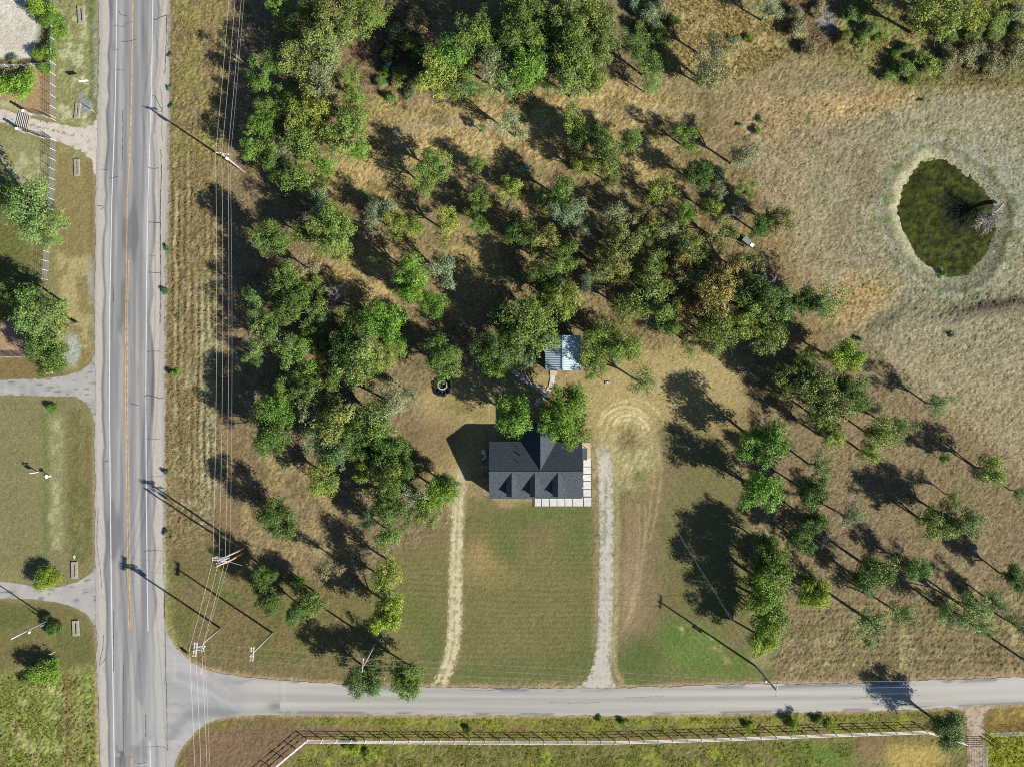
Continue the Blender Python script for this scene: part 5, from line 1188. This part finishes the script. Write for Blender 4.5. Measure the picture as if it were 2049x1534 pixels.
BUSHES = '''
78,12,30b 100,45,26b 112,62,20b 93,108,26b 96,136,20b 35,173,39B 30,122,14s 103,817,11B 94,1157,27Y 106,1252,20d 105,1262,14b 90,1347,32b 60,1362,18g
350,747,12b 333,497,7c 330,583,8c 352,632,5c 333,945,7c 332,1064,7c 342,110,6c 338,175,6c 345,213,6c 1890,548,9b 1520,240,7c 1515,262,9b 1480,250,5c 1905,670,6c 1845,200,6c 1720,680,7c 708,1500,16Y 735,1510,14y
1780,150,18t 1812,140,26t 1860,130,30t 1905,118,28u 1950,112,30u 1985,125,30u 2030,110,30u 1830,155,18l 1740,62,20t 1720,80,18l 1765,70,16y 1690,70,20l 1705,30,20t 1730,20,18l 1815,95,16t 1830,45,14u 1900,75,18t 1950,60,20t 2000,50,24t 2040,65,22t 2035,30,24s 1985,70,16l 1790,110,12b
1300,30,26s 1285,60,22t 1320,70,24t 1275,15,20s 1318,20,22s 1350,40,16l 1600,60,22u 1620,95,20u 1590,25,20u 1635,20,18u 1500,75,10b 1470,80,12s
765,165,14t 745,35,16u 835,45,26u 815,85,24l 790,60,22s 830,110,20d 800,150,22l 820,180,18s 775,110,16l 770,140,14b 785,195,14t
1325,250,10u 1440,350,20s 1610,735,14c 1640,1000,14c 1745,1290,8u 1100,170,8t
1590,1445,16Y 1640,1440,12y 1660,1450,14Y 1500,1452,10Y 940,1462,10y 1250,1445,10y 1200,1440,8Y
'''
LANDMARKS = [('pond', 1895, 440), ('grey roofed house', 1070, 940), ('metal shed', 1127, 705), ('round black pit', 884, 775), ('stop sign', 412, 1335), ('trailer in the woods', 1494, 485),
    ('street lamp', 90, 1245), ('upper left cattle guard', 46, 242), ('left lawn yard sign', 76, 945), ('upper left utility pole', 470, 330), ('twin legged utility pole', 465, 1105), ('double crossarm pole', 525, 1290),
    ('slim roadside pole', 740, 1305), ('transformer pole at right', 1535, 1352), ('lower right cattle guard', 1950, 1483), ("photo's top right corner", 2049, 0), ("photo's top left corner", 0, 0),
    ("photo's bottom right corner", 2049, 1534), ('top edge centre', 1024, 0), ('right edge centre', 2049, 767), ('left edge centre', 0, 767), ('gravel drive top end', 1210, 905)]
def parse(txt):
    out = []
    for w in txt.split():
        a, b, c = w.split(','); out.append((float(a), float(b), float(c[:-1]), c[-1]))
    return out
def size_word(r, bush): 
    if bush: return 'tiny' if r < 9 else 'small' if r < 18 else 'large'
    return 'small' if r < 25 else 'mid-sized' if r < 35 else 'large'
ORD = ['', 'second ', 'third ', 'fourth ', 'fifth ', 'sixth ', 'seventh ', 'eighth ', 'ninth ', 'tenth ', 'eleventh ', 'twelfth ']
def word_labels(items, noun, bush):
    out = []; taken = set()
    for (x, y, r, k) in items:
        kin = [t for t in items if t[3] == k and size_word(t[2], bush) == size_word(r, bush)]
        best = None
        for nm, lx, ly in LANDMARKS:
            rank = sorted(kin, key=lambda t: math.hypot(t[0]-lx, t[1]-ly)).index((x, y, r, k)); key = (rank, math.hypot(x-lx, y-ly))
            if best is None or key < best[0]: best = (key, nm, rank)
        out.append(f"{size_word(r, bush)} {LOOK[k][2]} {noun}, {ORD[min(best[2], 11)]}nearest of its kind to the {best[1]}")
    return out
def add_plants(txt, bush):
    items = parse(txt); labels = word_labels(items, 'bush' if bush else 'tree', bush); rng = random.Random(5 if bush else 3)
    for i, (x, y, r, k) in enumerate(items):
        colr, typ, word = LOOK[k]; rm = r*S*1.02
        if bush:
            typ = 'bush'; sz = rm*rng.uniform(.9, 1.15); b = at(x, y, .45*sz)
        else:
            sz = (rm**.72)*1.36*rng.uniform(.9, 1.1); b = at(x, y, 1.65*sz)
        crown, trunk = rng.choice(PRO[typ])
        name = 'bush' if bush else 'bare_tree' if typ == 'bare' else 'tree'
        o = empty(name, (b.x, b.y, ground_z(b.x, b.y)-.02), rng.uniform(0, 2*math.pi))
        tag(o, labels[i], 'bush' if bush else 'tree', 'bushes and weeds' if bush else 'trees of the lot')
        e = rng.uniform(.9, 1.1); kk = 1.04 if not bush else 1.0
        c = link('crown' if not bush else 'foliage', crown, o); c.scale = (rm*e*kk*1.08, rm/e*kk*1.08, sz)
        t = link('trunk' if not bush else 'stem', trunk, o); t.scale = c.scale
        v = rng.uniform(.82, 1.15); h_ = rng.uniform(-.1, .1)
        c.color = (colr[0]*v*(1+h_), colr[1]*v, colr[2]*v*(1-h_*.5), 1)
add_plants(TREES, False)
add_plants(BUSHES, True)

# dead tree lying in the pond
b = at(2008, 408, .3); dt = empty('fallen_tree', (b.x, b.y, -.1)); tag(dt, 'bare grey fallen tree lying in the edge of the pond', 'tree')
tgt = at(1974, 441, 1.3) - b; rng_ = np.random.default_rng(77); tips = []
mb = MB(); mb.tube([(0, 0, .2), (tgt.x*.35, tgt.y*.35, .8), (tgt.x*.7, tgt.y*.7, 1.1), (tgt.x, tgt.y, 1.4)], [.24, .2, .16, .1], 8); mb.build('trunk', m_bark_grey, dt)
mb = MB()
for k in range(26):
    t = rng_.uniform(.55, 1.05); d = Vector((tgt.x, tgt.y, 0)).normalized()*.5 + Vector(rng_.normal(size=3))*.7 + Vector((0, 0, .25))
    branches(mb, (tgt.x*t, tgt.y*t, .5+.9*t), d, 1.6, .08, 3, rng_, tips, 3, 4, .8)
mb.build('branches', m_bark_grey, dt)

# scrap of pale debris in the brush, small litter
m_tin = plain('bluish_tin', (.42, .5, .58), .4, .4)
p = at(775, 126, .4); o = MB().box((0, 0, .3), (1.3, .9, .06), .4, ).build('tin_sheet', m_tin); o.location = (p.x, p.y, 0); o.rotation_euler = (.35, .2, .6); tag(o, 'bent bluish tin sheet in the dark brush at top', 'sheet metal')
p = at(1054, 334); o = MB().lathe((0, 0, 0), [(.28, 0), (.34, .5), (.36, .55), (.3, .5)], 12).build('bucket', plain('blue_plastic', (.05, .22, .45), .4), None, True); o.location = p; tag(o, 'small blue bucket lying in tree shade in the woods', 'bucket')
p = at(1212, 764); o = empty('yard_hydrant', p); tag(o, 'short grey yard hydrant casting a thin shadow right of the shed', 'hydrant')
MB().tube([(0, 0, -.1), (0, 0, .95)], .04, 6).build('pipe', m_steel, o); MB().tube([(0, 0, .9), (.12, -.05, .95), (.3, -.1, .85)], .05, 6).build('spout', m_steel, o); MB().box((.35, -.15, .06), (.9, .5, .12)).build('base_stone', m_culv, o)
p = at(99, 746); o = MB().box((0, 0, .1), (1.2, .35, .2), .1).build('white_board', m_pot); o.location = p; tag(o, 'white board lying under the dark bush at left', 'board')
for i, (x, y, lab) in enumerate([(760, 1352, 'small white post under the slim pole')]):
    p = at(771, 1353); o = MB().tube([(0, 0, -.1), (0, 0, 1.1)], .06, 6).build('marker_post', m_pot); o.location = p; tag(o, 'short white marker post between the two roadside trees', 'post')

# ------------------------------------------------------------------ tall grass and weeds nobody could count
def blades_mat():
    m, N, L, P = nt('grass_blades'); a = N.new('ShaderNodeAttribute'); a.attribute_name = 'col'; L.new(a.outputs['Color'], P.inputs['Base Color'])
    P.inputs['Roughness'].default_value = .8; P.inputs['Specular IOR Level'].default_value = .1
    tr = N.new('ShaderNodeBsdfTranslucent'); mx = N.new('ShaderNodeMixShader'); mx.inputs[0].default_value = .45; L.new(a.outputs['Color'], tr.inputs[0])
    L.new(P.outputs[0], mx.inputs[1]); L.new(tr.outputs[0], mx.inputs[2]); L.new(mx.outputs[0], N['Material Output'].inputs[0]); return m
m_blade = blades_mat()
def tufts(name, areas, lab, seed, blades=5):
    """areas: (polygon px, tufts per square metre, height, [colours sRGB seen], clump noise threshold)"""
    rng = np.random.default_rng(seed); Vs = []; Cs = []
    for pts, den, hgt, cols, th in areas:
        P = np.array([[(p[0]-CX)*S, (CY-p[1])*S] for p in pts]); lo = P.min(0); hi = P.max(0); n = int(den*np.prod(hi-lo))
        X = rng.uniform(lo[0], hi[0], n); Y = rng.uniform(lo[1], hi[1], n)
        k = (sdist(P, X, Y) < 0) & (fbm(X, Y, 2.2, seed+3, 3) > th); X = X[k]; Y = Y[k]; n = len(X)
        if n == 0: continue
        ii = np.clip(np.searchsorted(gy, Y), 0, ny-1); jj = np.clip(np.searchsorted(gx, X), 0, nx-1); ok = flat[ii, jj] < .5
        X = X[ok]; Y = Y[ok]; Zg = HG[ii[ok], jj[ok]]; n = len(X)
        cc = np.array([np.clip(lin(c)/KLIT, .004, .8) for c in cols])[rng.integers(0, len(cols), n)]*rng.uniform(1.1, 1.9, (n, 1))
        rep = np.repeat(np.arange(n), blades); m = len(rep)
        h = hgt*rng.uniform(.3, 1.0, m); ang = rng.uniform(0, 2*np.pi, m); out = rng.uniform(.7, 1.5, m)*hgt; w = rng.uniform(.03, .07, m)
        bx = X[rep]+rng.normal(size=m)*.08; by = Y[rep]+rng.normal(size=m)*.08; bz = Zg[rep]-.02
        a = np.stack([bx-np.sin(ang)*w, by+np.cos(ang)*w, bz], -1); b = np.stack([bx+np.sin(ang)*w, by-np.cos(ang)*w, bz], -1); c = np.stack([bx+np.cos(ang)*out, by+np.sin(ang)*out, bz+h], -1)
        Vs.append(np.stack([a, b, c], 1).reshape(-1, 3)); Cs.append(np.repeat(cc[rep], 3, axis=0))
    V = np.concatenate(Vs); C = np.concatenate(Cs)
    o = link(name, np_mesh(name, V, np.arange(len(V)).reshape(-1, 3), m_blade, {'col': ('FLOAT_COLOR', C)}))
    return tag(o, lab, 'grass', kind='stuff')
YG = [(142, 156, 58), (126, 146, 52), (120, 132, 52), (152, 152, 78), (106, 128, 48)]
ST = [(190, 170, 118), (170, 148, 96), (150, 128, 82), (130, 122, 76)]
tufts('tall_weeds', [([(-60, 1360), (110, 1352), (125, 1420), (118, 1600), (-60, 1600)], 11, .24, YG + [(168, 150, 96), (150, 132, 80), (140, 128, 70)], .46), ([(110, 1360), (196, 1350), (200, 1600), (118, 1600)], 10, .2, [(150, 128, 84), (140, 124, 70), (120, 112, 60)], .42)], 'tall yellow green weeds filling the bottom left corner', 601)
tufts('roadside_weeds', [([(640, 1434), (1200, 1434), (1880, 1424), (1880, 1440), (1200, 1450), (640, 1450)], 16, .15, YG, .44), ([(740, 1455), (1880, 1448), (1850, 1462), (1200, 1476), (740, 1476)], 12, .16, YG, .5)], 'yellow green weeds between the side road and white fence', 602)
tufts('meadow_grass', [([(570, 1540), (625, 1490), (1200, 1492), (1700, 1482), (1700, 1600), (570, 1600)], 12, .2, YG + [(150, 134, 84)], .46), ([(1985, 1468), (2110, 1466), (2110, 1600), (1985, 1600)], 12, .25, [(168, 164, 52), (150, 152, 48), (132, 140, 50)], .3)], 'rough green meadow grass below the white fence', 603)
tufts('brush_grass', [([(1250, -60), (2100, -60), (2100, 165), (1800, 172), (1690, 112), (1590, 106), (1480, 165), (1330, 150)], 10, .25, [(140, 136, 78), (120, 120, 62), (170, 146, 96), (150, 118, 78), (104, 112, 60)], .44), ([(700, 10), (850, 0), (870, 150), (800, 230), (730, 200), (690, 120)], 9, .3, [(120, 112, 70), (100, 100, 56), (150, 128, 88)], .46)], 'rough brushy grass in the upper right and top clearing', 604)
tufts('hay_rows', [([(336, -60), (470, -60), (452, 330), (448, 1060), (350, 1100), (332, 1080), (332, 500)], 12, .13, ST + [(150, 140, 90)], .42)], 'drying cut grass in raked rows beside the highway', 605)
tufts('dry_grass', [([(480, 180), (1300, 180), (1560, 240), (1600, 520), (1500, 700), (1000, 780), (560, 760), (470, 500)], 8, .12, ST, .40), ([(1480, 170), (2100, 160), (2100, 1330), (1560, 1350), (1500, 700)], 8, .11, ST + [(138, 132, 96), (160, 150, 120)], .40), ([(480, 780), (760, 780), (760, 1180), (560, 1340), (360, 1270), (480, 1050)], 7, .1, ST, .42)], 'short dry tufts of straw coloured grass under the trees and over the field', 606, 3)
